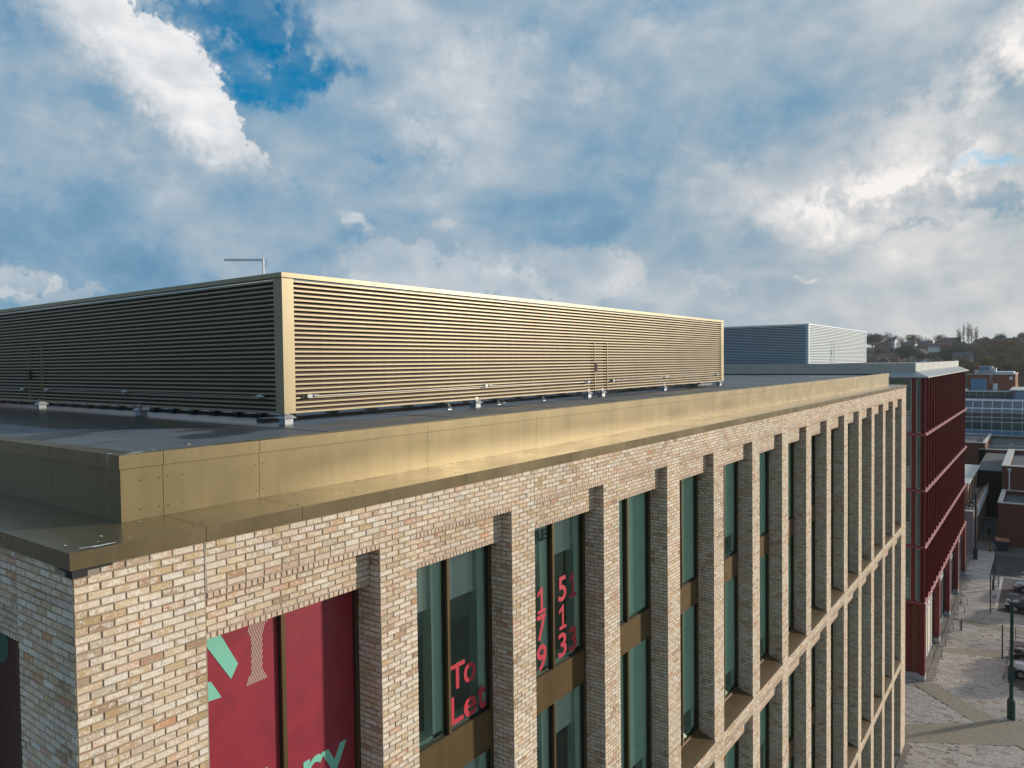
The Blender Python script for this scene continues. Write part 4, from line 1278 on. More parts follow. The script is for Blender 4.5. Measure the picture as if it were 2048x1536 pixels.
while x < 102.4:
    d = .215 if x < 78 else .30
    y = -9.0+rs.uniform(0, .3)
    while y < 5.8:
        L = rs.choice([.32, .42, .52, .60]) if x < 78 else .7
        cx, cy = x+d/2, y+L/2
        ok = True
        if cy > -.02 and (cx < 47.0 or cx > 57.2): ok = False
        if x > 91.0 and (cy < -1.75 or cy > 6): ok = False
        if x > 78 and cy < -2.95: ok = False
        if 60.6 < cx < 70.4 and cy < -4.55: ok = False
        if 57 < cx <= 60.8 and cy < -4.6-(60.8-cx)*.75: ok = False
        if 70.4 <= cx < 78 and cy < -7: ok = False
        if ok:
            for bp_ in BANDS:
                if inside(bp_, cx, cy): ok = False; break
        if ok:
            for sx_, sy_, sw_, sh_ in SLABS:
                if sx_-.05 < cx < sx_+sw_+.05 and sy_-sh_-.05 < cy < sy_+.05: ok = False
        if ok: stones.append((x, y, d, L))
        y += L
    x += d
fp = lambda a, b, o: (b, a, GZ-.012+o*1.3)       # faces up
stones.sort(key=lambda s: s[0])
nst = 0; scache = {}
for (x, y, d, L) in stones:
    ug = 1024+1460.84*((x-CAM.x)*r2.x+(y-CAM.y)*r2.y+(GZ-CAM.z)*r2.z)/((x-CAM.x)*fwd.x+(y-CAM.y)*fwd.y+(GZ-CAM.z)*fwd.z)
    if nst < 290 and 1800 < ug < 2050 and x > 44:
        k = round(L, 2)
        if k not in scache:
            B = Bricks(); B.add(lambda a, b, o: (b, a, o*1.3), .009, L-.009, .009, d-.009, 0.0)
            scache[k] = B.mesh('paving_stone', flip=True, mats=[M_STONE])
        o = link('paving_stone', scache[k], PAV); o.location = (x, y, GZ-.012); o['rnd'] = round(random.random(), 3); nst += 1
    else:
        SB.add(fp, y+.009, y+L-.009, x+.009, x+d-.009)
tag(link('paving_stones', SB.mesh('paving_stones', flip=True, mats=[M_STONE]), PAV), kind='stuff')
for sx_, sy_, sw_, sh_ in SLABS:
    m = MB(); m.box(sx_, sx_+sw_, sy_-sh_, sy_, GZ-.03, GZ-.004)
    m.build('inspection_cover', plain('cover_slab', (.44, .38, .32), .8, var=.12, scale=4) if 'cover_slab' not in MATS else MATS['cover_slab'], PAV)
    m = MB(); m.box(sx_-.04, sx_+sw_+.04, sy_-sh_-.04, sy_+.04, GZ-.035, GZ-.010); m.build('cover_frame', M_BED, PAV)

# ------------------------------------------------------------------ street furniture
M_GREEN = plain('dark_green_paint', (.006, .040, .040), .35, var=.06)
M_GREYP = plain('grey_post_paint', (.12, .14, .17), .5, var=.06)
def camera_mast(x, y, label, h=8.35):
    t = thing('camera_mast', label, 'camera pole', (x, y, GZ))
    m = MB(); m.tube((0, 0, 0), (0, 0, 1.18), .24, .24, 12); m.tube((0, 0, 1.18), (0, 0, 1.42), .24, .12, 12); m.build('base', M_GREEN, t)
    m = MB(); m.tube((0, 0, 1.4), (0, 0, 7.6), .118, .10, 12); m.tube((0, 0, 7.6), (0, 0, 7.72), .13, .13, 12); m.build('shaft', M_GREEN, t)
    m = MB(); m.tube((0, 0, 7.7), (0, 0, 8.05), .05, .05, 8); m.box(-.12, .12, -.09, .09, 7.9, 8.02); m.build('bracket', M_GREYP, t)
    m = MB(); m.box(-.10, .10, -.30, .14, 8.06, 8.26); m.tube((0, -.30, 8.16), (0, -.36, 8.16), .07, .07, 8); m.build('camera', M_GREYP, t)
    return t
camera_mast(54.3, -5.15, 'tall dark green camera pole with a wide base, nearest on the paving')
camera_mast(97.8, -.20, 'tall dark green camera pole beside the grey brick corner, further away')
def post(name, x, y, h, r, mt, label, cat, base=False):
    t = thing(name, label, cat, (x, y, GZ))
    m = MB(); m.tube((0, 0, 0), (0, 0, h), r, r, 10); m.sphere((0, 0, h), r*1.05, 8, 4); m.build('shaft', mt, t)
    if base: m = MB(); m.tube((0, 0, 0), (0, 0, 1.05), r*2.2, r*2.0, 10); m.build('base', mt, t)
    return t
post('sign_post', 65.4, -4.2, 2.65, .05, M_GREEN, 'plain green post standing alone at the tan band before the dark car', 'post')
post('sign_post', 77.3, -2.78, 3.5, .05, M_GREEN, 'plain green post at the near end of the pale kerb strip', 'post')
post('sign_post', 85.3, -2.6, 2.6, .05, M_GREEN, 'green post with a thick base halfway along the kerb strip', 'post', True)
post('sign_post', 89.3, -2.55, 3.4, .055, M_GREEN, 'tallest green post at the far end of the kerb strip', 'post')
post('bollard', 70.58, -1.05, 1.0, .055, M_GREYP, 'short grey bollard right against a steel cycle hoop', 'bollard')
post('bollard', 87.3, -2.95, 1.1, .05, M_GREYP, 'thin grey bollard behind the green post with the thick base', 'bollard')
post('bollard', 91.0, -2.75, 1.3, .05, M_GREYP, 'thin grey bollard by the road corner, furthest of the kerb row', 'bollard')
m = MB()
yb = thing('marker_bollard', 'black bollard with yellow bands at the alley mouth', 'bollard', (102.5, -1.4, GZ))
m.tube((0, 0, 0), (0, 0, 1.15), .08, .08, 8); m.build('shaft', M_BLACK, yb)
for z in (.35, .65, .95):
    m = MB(); m.tube((0, 0, z), (0, 0, z+.14), .083, .083, 8, False); m.build('band', plain('yellow_band', (.55, .30, .03), .5) if 'yellow_band' not in MATS else MATS['yellow_band'], yb)
# steel cycle hoops
hoops = [(62.98, -.06, 1.90, 'nearest of the five steel cycle hoops'), (65.65, -.08, 1.95, 'second nearest steel cycle hoop'), (70.5, -.70, 1.56, 'steel cycle hoop with a grey bollard beside it'),
         (75.7, -.62, 1.5, 'fourth steel cycle hoop from the viewer'), (78.35, -.62, 1.7, 'furthest of the five steel cycle hoops')]
hm = None
M_HOOP = plain('dull_steel_tube', (.16, .15, .14), .4, .4, .05)
for x, y, a, lab in hoops:
    t = thing('cycle_hoop', lab+', on the pale paving', 'bike rack', (x, y, GZ), a, 'cycle hoops in a row beside the red building')
    if hm is None:
        mm = MB(); W_ = .26; pts = [(-W_, 0, 0), (-W_, 0, .78), (-W_*.8, 0, .90), (-W_*.4, 0, .95), (W_*.4, 0, .95), (W_*.8, 0, .90), (W_, 0, .78), (W_, 0, 0)]
        mm.path(pts, .03, 8); hm = mm.mesh('hoop', M_HOOP, True)
        mm = MB(); mm.tube((-W_, 0, .12), (W_, 0, .12), .018, .018, 6); rm = mm.mesh('cross_rail', M_STEEL)
    link('hoop', hm, t); link('cross_rail', rm, t)
# pedestrian barrier by the parked cars
t = thing('guard_rail', 'dark mesh pedestrian barrier behind the black car', 'railing', (70.9, -4.9, GZ))
m = MB()
for k in range(4): m.box(-.03, .03, -k*2.0-.03, -k*2.0+.03, 0, 1.05)
m.box(-.02, .02, -6, 0, 1.0, 1.05); m.box(-.02, .02, -6, 0, .12, .16); m.build('frame', M_GREYP, t)
mb_ = MB(); mb_.tube((0, 0, .15), (0, 0, 1.0), .008, .008, 4, False); bar = mb_.mesh('bar', M_GREYP)
for k in range(44):
    o = link('bar', bar, t); o.location = (0, -.13*(k+1), 0)
# wheeled refuse container
t = thing('refuse_container', 'dark blue wheeled refuse container with an orange brown lid', 'wheelie bin', (104.2, -2.55, GZ), .15)
m = MB(); v0 = [(-.5, -.62, .18), (.5, -.62, .18), (.5, .62, .18), (-.5, .62, .18), (-.58, -.70, 1.15), (.58, -.70, 1.15), (.58, .70, 1.15), (-.58, .70, 1.15)]
m.v = v0; m.f = [(0, 3, 2, 1), (4, 5, 6, 7), (0, 1, 5, 4), (1, 2, 6, 5), (2, 3, 7, 6), (3, 0, 4, 7)]; m.mi = [0]*6
m.build('body', plain('navy_plastic', (.02, .035, .055), .5), t)
m = MB(); m.prism([(-.60, 1.16), (-.60, 1.22), (0, 1.40), (.60, 1.42), (.60, 1.16)], 1, -.72, .72); m.build('lid', plain('orange_brown_lid', (.30, .12, .07), .5), t)
for sx_, sy_ in ((-.4, -.5), (.4, -.5), (-.4, .5), (.4, .5)):
    m = MB(); m.tube((sx_, sy_-.03, .09), (sx_, sy_+.03, .09), .09, .09, 10); m.build('wheel', M_BLACK, t)

# ------------------------------------------------------------------ parked cars
M_TYRE = plain('tyre_rubber', (.015, .015, .016), .85); M_RIM = plain('alloy', (.45, .46, .47), .3, .8, .03)
M_CARGL = plain('car_glass', (.012, .018, .022), .06, spec=.8); M_LAMP = plain('headlamp', (.65, .65, .62), .12); M_TAIL = plain('tail_lamp', (.35, .01, .01), .2)
def paint(name, c):
    m = plain(name, c, .35, .25, .03); b = [n for n in m.node_tree.nodes if n.type == 'BSDF_PRINCIPLED'][0]
    b.inputs['Coat Weight'].default_value = 1.0; b.inputs['Coat Roughness'].default_value = .04
    return m
def car(x, y, rz, mt, label, L=4.3, W=1.76, H=1.45, estate=False):
    """local x runs to the nose; body lofted across the width so the shoulders and roof are rounded"""
    t = thing('parked_car', label, 'car', (x, y, GZ), rz, 'cars parked nose in along the paving')
    # side profile stations along x: bottom, sill, shoulder heights and half widths
    st = [(-L/2, .42, .62, .90, .60), (-L/2+.10, .30, .60, 1.00, .80), (-L/2+.7, .24, .58, 1.0, .87), (-.4, .22, .56, .98, .88), (.6, .22, .56, .96, .88), (L/2-1.15, .22, .56, .92, .88), (L/2-.55, .24, .56, .86, .85), (L/2-.14, .28, .54, .74, .76), (L/2, .38, .52, .62, .58)]
    m = MB(); ring = []
    for (sx_, zb, zs, zt, hw) in st:
        hw *= W/1.76
        base = len(m.v)
        m.v += [(sx_, -hw*.86, zb), (sx_, -hw, zs), (sx_, -hw*.97, zt-.10), (sx_, -hw*.84, zt), (sx_, 0, zt+.035), (sx_, hw*.84, zt), (sx_, hw*.97, zt-.10), (sx_, hw, zs), (sx_, hw*.86, zb)]
        ring.append(base)
    for a, b in zip(ring[:-1], ring[1:]):
        for i in range(8): m.f.append((a+i, b+i, b+i+1, a+i+1)); m.mi.append(0)
        m.f.append((a+8, b+8, b, a)); m.mi.append(0)
    m.f.append(tuple(ring[0]+i for i in range(9))); m.f.append(tuple(ring[-1]+8-i for i in range(9))); m.mi += [0, 0]
    body = m.build('body', mt, t, True)
    # cabin
    rear = -L/2+.25 if estate else -L/2+.75
    m = MB(); hb, ht = W*.445, W*.355
    base = [(rear, .95), (L/2-1.10, .92)]; top = [(rear+.45, H-.03), (rear+1.0, H), (.35, H-.02), (.05+.3, H-.02)]
    pr = [(rear, .95), (rear+.45, H-.05), (rear+.95, H), (.30, H), (.55, H-.03), (L/2-1.10, .92)]
    n = len(pr)
    for sgn in (-1, 1):
        for (px_, pz_) in pr:
            f = (pz_-.92)/(H-.92); m.v.append((px_, sgn*(hb+(ht-hb)*f), pz_))
    for i in range(n-1): m.f.append((i, i+1, n+i+1, n+i)); m.mi.append(1 if i in (0, 4) else 0)
    m.f.append(tuple(range(n))); m.f.append(tuple(n+i for i in reversed(range(n)))); m.mi += [0, 0]
    m.build('cabin', [mt, M_CARGL], t)
    for sgn in (-1, 1):
        def sp(px_, pz_): f = (pz_-.92)/(H-.92); return (px_, sgn*(hb+(ht-hb)*f+.006), pz_)
        for poly in ([(rear+.20, .99), (rear+.52, H-.13), (rear+1.05, H-.10), (rear+1.05, .99)], [(rear+1.12, .99), (rear+1.12, H-.10), (.30, H-.11), (L/2-1.38, .99)]):
            m = MB(); m.poly([sp(*p) for p in (poly if sgn < 0 else poly[::-1])]); m.build('side_window', M_CARGL, t)
        m = MB(); m.box(.72, .90, sgn*(W*.47), sgn*(W*.47+.16), .95, 1.09); m.build('mirror', mt, t)
        for wx in (-L/2+.80, L/2-.85):
            m = MB(); m.tube((wx, sgn*(W/2-.20), .32), (wx, sgn*(W/2+.005), .32), .32, .32, 20); wh = m.build('wheel', M_TYRE, t)
            m = MB(); m.tube((wx, sgn*(W/2-.02), .32), (wx, sgn*(W/2+.015), .32), .20, .18, 12); m.build('rim', M_RIM, wh)
            m = MB(); m.tube((wx, sgn*(W/2-.14), .34), (wx, sgn*(W/2-.001), .34), .375, .375, 20); m.build('wheel_arch', M_BLACK, t)
        m = MB(); m.prism([(L/2-.42, .62), (L/2-.40, .76), (L/2-.09, .70), (L/2-.02, .60)], 1, sgn*(W*.26), sgn*(W*.475)); m.build('headlight', M_LAMP, t)
        m = MB(); m.box(-L/2-.005, -L/2+.16, sgn*(W*.33), sgn*(W*.46), .72, .92); m.build('tail_light', M_TAIL, t)
    m = MB(); m.box(L/2-.05, L/2+.012, -.36, .36, .40, .52); m.build('grille', M_BLACK, t)
    m = MB(); m.box(L/2+.012, L/2+.02, -.26, .26, .42, .50); m.build('number_plate', M_LAMP, t)
    return t
HP = math.pi/2
car(86.6, -6.35, HP+.06, paint('silver_paint', (.30, .33, .35)), 'silver grey saloon parked furthest away, nose to the paving')
car(79.3, -5.95, HP-.03, paint('dark_teal_paint', (.012, .03, .045)), 'dark teal hatchback parked behind the top of the nearer green camera pole', H=1.5)
car(66.0, -6.75, HP+.02, paint('black_paint', (.010, .012, .016)), 'black saloon parked between the mesh barrier and the white car')
car(62.6, -6.80, HP-.02, paint('white_paint', (.52, .53, .56)), 'white car parked nose in, nearest of the parked cars', H=1.5)
t = thing('litter_bin', 'dark green litter bin standing behind the nearer camera pole', 'litter bin', (61.2, -4.95, GZ))
m = MB(); m.tube((0, 0, 0), (0, 0, .95), .25, .27, 12); m.build('body', M_GREEN, t)
m = MB(); m.tube((0, 0, .95), (0, 0, 1.12), .28, .16, 12); m.build('hood', M_GREEN, t)


# ------------------------------------------------------------------ buildings at the end of the street
M_GBRICK = plain('grey_brickwork', (.27, .27, .28), .9, var=.25, scale=5)
M_DBRICK = plain('dark_red_brickwork', (.135, .052, .034), .9, var=.22, scale=4)
M_OBRICK = plain('orange_brickwork', (.24, .085, .050), .9, var=.18, scale=3)
M_COPING = plain('pale_stone_coping', (.50, .49, .46), .8, var=.12, scale=3)
M_FLAT = plain('flat_roof_felt', (.075, .082, .09), .75, var=.25, scale=.8)
M_DKWALL = plain('blackened_render', (.012, .014, .017), .9)
M_TAN = plain('tan_brickwork', (.36, .22, .15), .9, var=.15, scale=4)
M_BLUEP = plain('blue_sheet_cladding', (.13, .24, .38), .5, .1, .08, 2)
M_GREYBOX = plain('pale_grey_cladding', (.22, .26, .35), .5, .1, .08, 1)
M_WFRAME = plain('white_frame', (.62, .66, .70), .5)
M_DGLASS = plain('dark_roof_glass', (.045, .065, .10), .12, spec=.7, var=.2, scale=.4)
M_TGLASS = plain('teal_glass', (.035, .085, .085), .10, spec=.7, var=.45, scale=.35)

def block(parent, x0, x1, y0, y1, z0, z1, mt, name='wall'):
    m = MB(); m.box(x0, x1, y0, y1, z0, z1); return m.build(name, mt, parent)
def flat_block(name, label, x0, x1, y0, y1, zt, mt, parapet=.45, cw=.35, cat='building', zb=GZ):
    b = thing(name, label, cat)
    m = MB()
    m.box(x0, x0+cw, y0, y1, zb, zt); m.box(x1-cw, x1, y0, y1, zb, zt); m.box(x0+cw, x1-cw, y0, y0+cw, zb, zt); m.box(x0+cw, x1-cw, y1-cw, y1, zb, zt)
    m.build('wall', mt, b)
    block(b, x0+cw, x1-cw, y0+cw, y1-cw, zb, zt-parapet, M_FLAT, 'roof')
    e = .06
    m = MB(); m.box(x0-e, x0+cw+e, y0-e, y1+e, zt, zt+.12); m.box(x1-cw-e, x1+e, y0-e, y1+e, zt, zt+.12); m.box(x0+cw+e, x1-cw-e, y0-e, y0+cw+e, zt, zt+.12); m.box(x0+cw+e, x1-cw-e, y1-cw-e, y1+e, zt, zt+.12)
    m.build('coping', M_COPING, b)
    return b
# grey brick block at the corner of the alley
b = thing('grey_brick_block', 'low grey brick block with planters on its roof edge beside the alley', 'building')
block(b, 100.5, 100.9, .2, 8.0, GZ, -16.85, M_GBRICK)
block(b, 100.9, 128, .2, .55, GZ, -17.0, M_TAN, 'side_wall')
block(b, 100.9, 128, .55, 8, GZ, -17.2, M_FLAT, 'roof')
m = MB(); m.box(100.4, 101.0, .1, 8, -16.84, -16.7); m.build('coping', M_COPING, b)
block(b, 108.0, 127.5, 1.35, 7.9, -17.2, -14.6, M_TAN, 'upper_wall')
m = MB(); m.box(107.9, 127.6, 1.2, 8.0, -14.6, -14.45); m.build('coping', M_COPING, b)
for k in range(4):
    m = MB(); m.box(109.6+k*4.4, 109.9+k*4.4, 1.27, 1.36, -16.9, -14.9); m.build('window', M_DKWALL, b)
for k in range(6):
    t = thing('planter', ['square', 'round', 'small square', 'tall', 'low', 'furthest'][k]+' rooftop planter on the grey brick block above the alley', 'planter', (101.8+k*1.3, .85, -17.0), 0, 'rooftop planters on the grey block')
    m = MB(); m.box(-.25, .25, -.2, .2, -.2, .25+.05*(k % 3)); m.build('box', M_COPING if k % 2 else M_DKWALL, t)
    m = MB(); rs_ = random.Random(k)
    for q in range(16): 
        a_ = rs_.uniform(0, 6.28); r_ = rs_.uniform(0, .2); c_ = Vector((r_*math.cos(a_), r_*math.sin(a_), .35+rs_.uniform(0, .25)))
        m.quad(c_+Vector((-.07, 0, 0)), c_+Vector((.07, .03, 0)), c_+Vector((.07, 0, .12)), c_+Vector((-.07, -.03, .1)))
    o = m.build('foliage', plain('box_leaves', (.05, .08, .04), .8) if 'box_leaves' not in MATS else MATS['box_leaves'], t); o['kind'] = 'stuff'
# white railed ramp fascia along the alley
t = thing('white_railing', 'white railed balcony fascia running back along the alley', 'railing')
m = MB(); m.box(104, 137, -.02, .12, -17.9, -17.7); m.build('deck_edge', M_WFRAME, t)
m = MB()
for k in range(34): m.box(104+k, 104.06+k, .0, .06, -17.7, -16.7)
m.box(104, 137, .0, .06, -16.75, -16.68); m.box(104, 137, .0, .06, -17.2, -17.15)
tag(m.build('rails', M_WFRAME, t), kind='stuff')
# steel gate screen across the alley, with an open doorway
t = thing('alley_gate', 'dark steel bar gate with an open doorway across the alley', 'gate', (108.5, 0, GZ))
m = MB()
for y in (.25, -.42, -1.42, -2.05): m.box(-.05, .05, y-.05, y+.05, 0, 3.05)
m.box(-.05, .05, -2.05, .25, 3.0, 3.08); m.box(-.05, .05, -1.42, -.42, 2.10, 2.18)
m.build('frame', plain('teal_steel', (.03, .09, .10), .5), t)
bm_ = MB(); bm_.box(-.015, .015, -.015, .015, 0, 3.0); bar_l = bm_.mesh('bar', MATS['teal_steel'])
bm_ = MB(); bm_.box(-.015, .015, -.015, .015, 2.18, 3.0); bar_s = bm_.mesh('bar', MATS['teal_steel'])
for k in range(18):
    y = .18-k*.13
    o = link('bar', bar_s if -1.42 < y < -.42 else bar_l, t); o.location = (0, y, 0)
# person in the doorway
def person(x, y, rz):
    t = thing('person', 'person in dark clothes walking out through the alley gate doorway', 'person', (x, y, GZ), rz)
    J = {'pel': (0, 0, .96), 'sp': (0, .0, 1.18), 'ch': (.01, 0, 1.38), 'nk': (.02, 0, 1.52), 'hd': (.04, 0, 1.64), 'ht': (.04, 0, 1.74),
         'hl': (0, .10, .92), 'kl': (.12, .11, .50), 'al': (.02, .11, .10), 'tl': (.16, .12, .05), 'hr': (0, -.10, .92), 'kr': (.02, -.11, .50), 'ar': (-.24, -.11, .12), 'tr': (-.12, -.12, .04),
         'sl': (0, .19, 1.44), 'el': (-.06, .25, 1.16), 'wl': (.06, .25, .93), 'sr': (0, -.19, 1.44), 'er': (.02, -.25, 1.17), 'wr': (.16, -.24, .96)}
    R = {'pel': .15, 'sp': .14, 'ch': .16, 'nk': .06, 'hd': .09, 'ht': .075, 'hl': .10, 'kl': .065, 'al': .045, 'tl': .04, 'hr': .10, 'kr': .065, 'ar': .045, 'tr': .04, 'sl': .07, 'el': .05, 'wl': .035, 'sr': .07, 'er': .05, 'wr': .035}
    E_ = [('pel', 'sp'), ('sp', 'ch'), ('ch', 'nk'), ('nk', 'hd'), ('hd', 'ht'), ('pel', 'hl'), ('hl', 'kl'), ('kl', 'al'), ('al', 'tl'), ('pel', 'hr'), ('hr', 'kr'), ('kr', 'ar'), ('ar', 'tr'), ('ch', 'sl'), ('sl', 'el'), ('el', 'wl'), ('ch', 'sr'), ('sr', 'er'), ('er', 'wr')]
    ks = list(J); me = bpy.data.meshes.new('body'); me.from_pydata([J[k] for k in ks], [(ks.index(a), ks.index(b)) for a, b in E_], [])
    o = bpy.data.objects.new('tmp', me); COL.objects.link(o)
    md = o.modifiers.new('s', 'SKIN'); 
    for i, k in enumerate(ks): me.skin_vertices[0].data[i].radius = (R[k], R[k]); me.skin_vertices[0].data[i].use_root = (k == 'pel')
    o.modifiers.new('u', 'SUBSURF').levels = 1
    bpy.context.view_layer.update()
    me2 = bpy.data.meshes.new_from_object(o.evaluated_get(bpy.context.evaluated_depsgraph_get()))
    bpy.data.objects.remove(o)
    skin = plain('skin', (.38, .22, .16), .6); cloth = plain('dark_cloth', (.022, .022, .028), .9)
    me2.materials.clear(); me2.materials.append(cloth); me2.materials.append(skin)
    for p in me2.polygons:
        if p.center.z > 1.56: p.material_index = 1
    link('body', me2, t)
    m = MB(); m.sphere((.025, 0, 1.69), .105, 10, 6, .9); m.build('hair', plain('dark_hair', (.02, .014, .01), .8), t, True)
    return t
person(109.3, -.95, math.pi)
# blackened end of the alley
b = thing('dark_rendered_building', 'dark rendered building with a grey felt roof closing the alley', 'building')
block(b, 125, 148, -1.75, 1.5, GZ, -14.95, M_DKWALL); block(b, 124.9, 148.1, -1.85, 1.6, -14.95, -14.8, M_FLAT, 'roof')
# brick blocks right of the alley
flat_block('brick_block', 'dark brick block with pale coping beside the alley gate', 106.9, 118, -16, -1.98, -16.5, M_DBRICK, .5, .4)
b = flat_block('brick_block', 'taller dark brick block with a wide pale coping and grey downpipe', 118, 140, -18, -1.9, -13.2, M_DBRICK, .6, .75)
m = MB(); m.tube((117.9, -2.75, -16.9), (117.9, -2.75, -13.7), .09, .09, 8); m.build('downpipe', M_WFRAME, b); m = MB(); m.box(117.7, 118, -2.95, -2.55, -13.72, -13.45); m.build('hopper', M_WFRAME, b)
b = flat_block('brick_block', 'broad dark brick block with a flat felt roof and railings in front', 150, 178, -25, 2.9, -14.45, M_DBRICK, .35, .5)
for k in range(14):
    m = MB(); m.box(149.0, 149.06, 2.0-k*2.0, 2.06-k*2.0, -18.6, -16.6); m.build('railing_post', M_WFRAME, b)
m = MB(); m.box(149.0, 149.06, -25, 2.0, -16.65, -16.6); m.box(149.0, 149.06, -25, 2.0, -17.4, -17.36); m.build('railing', M_WFRAME, b)
block(b, 146, 150, -25, 2.6, GZ, -18.6, M_FLAT, 'terrace')
m = MB()
for k in range(7): m.box(151.5, 151.55, 1.5-k*3, 1.55-k*3, -14.7, -13.75)
m.box(151.5, 151.55, -20, 1.5, -13.8, -13.75); m.build('roof_railing', M_WFRAME, b)
m = MB(); m.box(160, 160.8, -2, -1.2, -14.8, -14.3); m.build('roof_vent', M_LEAD, b)
b = flat_block('brick_block', 'small brick block with white roof rails behind the camera pole', 150, 168, 1.92, 9, -13.35, M_DBRICK, .3, .4)
m = MB(); m.box(151, 151.06, 2.2, 8.6, -12.5, -12.42); m.box(156, 156.06, 2.2, 8.6, -12.5, -12.42)
for k in range(5): m.box(151, 151.06, 2.2+k*1.5, 2.26+k*1.5, -13.6, -12.45)
m.build('roof_railing', M_WFRAME, b)
# arcade with a glazed lean-to roof
b = thing('glazed_arcade', 'shopping arcade with sloping dark roof glazing and teal glass walls', 'building')
gx = 180
m = MB(); m.box(gx+3, 198, -30, 14, GZ, -7.7); m.build('wall', M_GREYBOX, b)
pw = 1.62
for k in range(22):
    y = 13.0-k*1.75
    m = MB(); m.poly([(gx, y-1.67, -9.7), (gx, y, -9.7), (gx+3.2, y, -7.6), (gx+3.2, y-1.67, -7.6)]); m.build('roof_pane', M_DGLASS, b)
    for z0, z1 in ((-11.7, -10.85), (-10.75, -9.9)):
        for q in (0, .86): 
            m = MB(); m.quad((gx+.05, y-q, z0), (gx+.05, y-q-.80, z0), (gx+.05, y-q-.80, z1), (gx+.05, y-q, z1)); m.build('pane', M_TGLASS, b)
    m = MB(); m.quad((gx+.05, y, -13.5), (gx+.05, y-1.67, -13.5), (gx+.05, y-1.67, -11.8), (gx+.05, y, -11.8)); m.build('pane', M_TGLASS, b)
    m = MB(); m.box(gx-.02, gx+.1, y-1.70, y, -15.1, -13.55); m.build('blue_panel', M_BLUEP, b)
m = MB()
for k in range(23):
    y = 13.0-k*1.75+.04
    m.box(gx-.02, gx+.06, y-.04, y+.04, -15.1, -9.7)
    m.prism([(gx-.04, -9.76), (gx-.04, -9.62), (gx+3.2, -7.52), (gx+3.2, -7.66)], 1, y-.05, y+.05)
for z in (-9.8, -10.80, -11.75, -13.52): m.box(gx-.05, gx+.06, -26, 13.2, z-.06, z+.06)
m.box(gx+3.1, gx+3.3, -26, 13.2, -7.6, -7.42)
m.prism([(gx+.9, -9.12), (gx+.9, -9.02), (gx+1.1, -8.90), (gx+1.1, -9.0)], 1, -26, 13)
m.build('frame', M_WFRAME, b)
b = thing('glass_fronted_block', 'white framed glass fronted block standing above the arcade roof', 'building')
block(b, 200.2, 215, -.7, 14, GZ, -6.2, M_TGLASS)
m = MB(); m.box(200, 200.2, -.75, 14, -6.25, -6.0); m.box(200, 200.2, -.75, -.55, -8.6, -6.25); m.box(200, 215, -.75, -.6, -6.25, -6.0); m.build('frame', M_WFRAME, b)
m = MB(); m.box(199.9, 200.19, 1.0, 14, -9.0, -7.55); m.build('brick_band', M_DBRICK, b)
for k in range(9):
    m = MB(); m.box(200.1, 200.19, 1.0+k*1.4, 1.04+k*1.4, -7.5, -6.3); m.build('mullion', M_WFRAME, b)
b = thing('grey_clad_block', 'blue grey clad block with a pale roof line at the right edge', 'building')
block(b, 199, 220, -20, -.9, GZ, -5.9, M_GREYBOX); block(b, 198.8, 220, -20, .2, -5.9, -5.7, M_COPING, 'roof_edge')
# brick plant block with blue shutter and roof plant
b = thing('brick_hall', 'red brick hall with a blue shutter, roof ladder and rooftop units', 'building')
block(b, 230, 231, -.9+.95, 10.5, GZ, -2.85, M_OBRICK); block(b, 231, 250, .05, 10.5, GZ, -3.1, M_FLAT, 'roof'); 
block(b, 231, 250, .03-.04, .05, GZ, -2.85, M_OBRICK, 'side_wall')
m = MB(); m.box(229.9, 231.1, 0, 10.6, -2.85, -2.68); m.box(231.1, 250, -.1, .25, -2.85, -2.6); m.build('coping', M_COPING, b)
for k in range(2):
    m = MB(); m.box(229.85, 230, 6.25+k*1.85, 8.05+k*1.85, -7.1, -3.9); m.build('shutter', M_BLUEP, b)
m = MB(); m.box(229.6, 230, 3.9, 4.9, -7.2, -5.2); m.build('door', M_WFRAME, b)
m = MB()
for k in range(9): m.box(229.7, 229.75, 5.1, 5.6, -5.2+k*.33, -5.15+k*.33)
m.box(229.7, 229.75, 5.07, 5.12, -5.3, -1.9); m.box(229.7, 229.75, 5.58, 5.63, -5.3, -1.9); m.build('ladder', M_WFRAME, b)
m = MB(); m.box(233, 243, .4, 4.8, -3.1, -2.15); m.build('skylight', M_WFRAME, b)
m = MB(); m.box(229.9, 230, .6, 1.3, -4.2, -3.4); m.build('vent_panel', M_WFRAME, b)
for k, (y0, y1, z1, lab) in enumerate(((6.0, 8.2, -.75, 'largest pale rooftop unit on the brick hall'), (5.2, 5.7, -.75, 'slim rooftop flue on the brick hall beside the ladder'), (4.4, 5.0, -1.2, 'small rooftop box on the brick hall left of the skylight'), (8.5, 9.4, -1.9, 'low rooftop box on the brick hall, leftmost'))):
    t = thing('rooftop_unit', lab, 'rooftop unit', (234, 0, -3.1)); m = MB(); m.box(0, 2.2, y0, y1, 0, z1+3.1); m.build('casing', M_WFRAME if k != 0 else M_BLUEP, t)
    m = MB(); m.box(-.03, 0, y0+.1, y1-.1, .3, (z1+3.1)*.6); m.build('grille', M_LEAD, t)
    m = MB(); m.box(-.1, 2.3, y0-.1, y1+.1, z1+3.1, z1+3.2); m.build('cap', M_WFRAME, t)

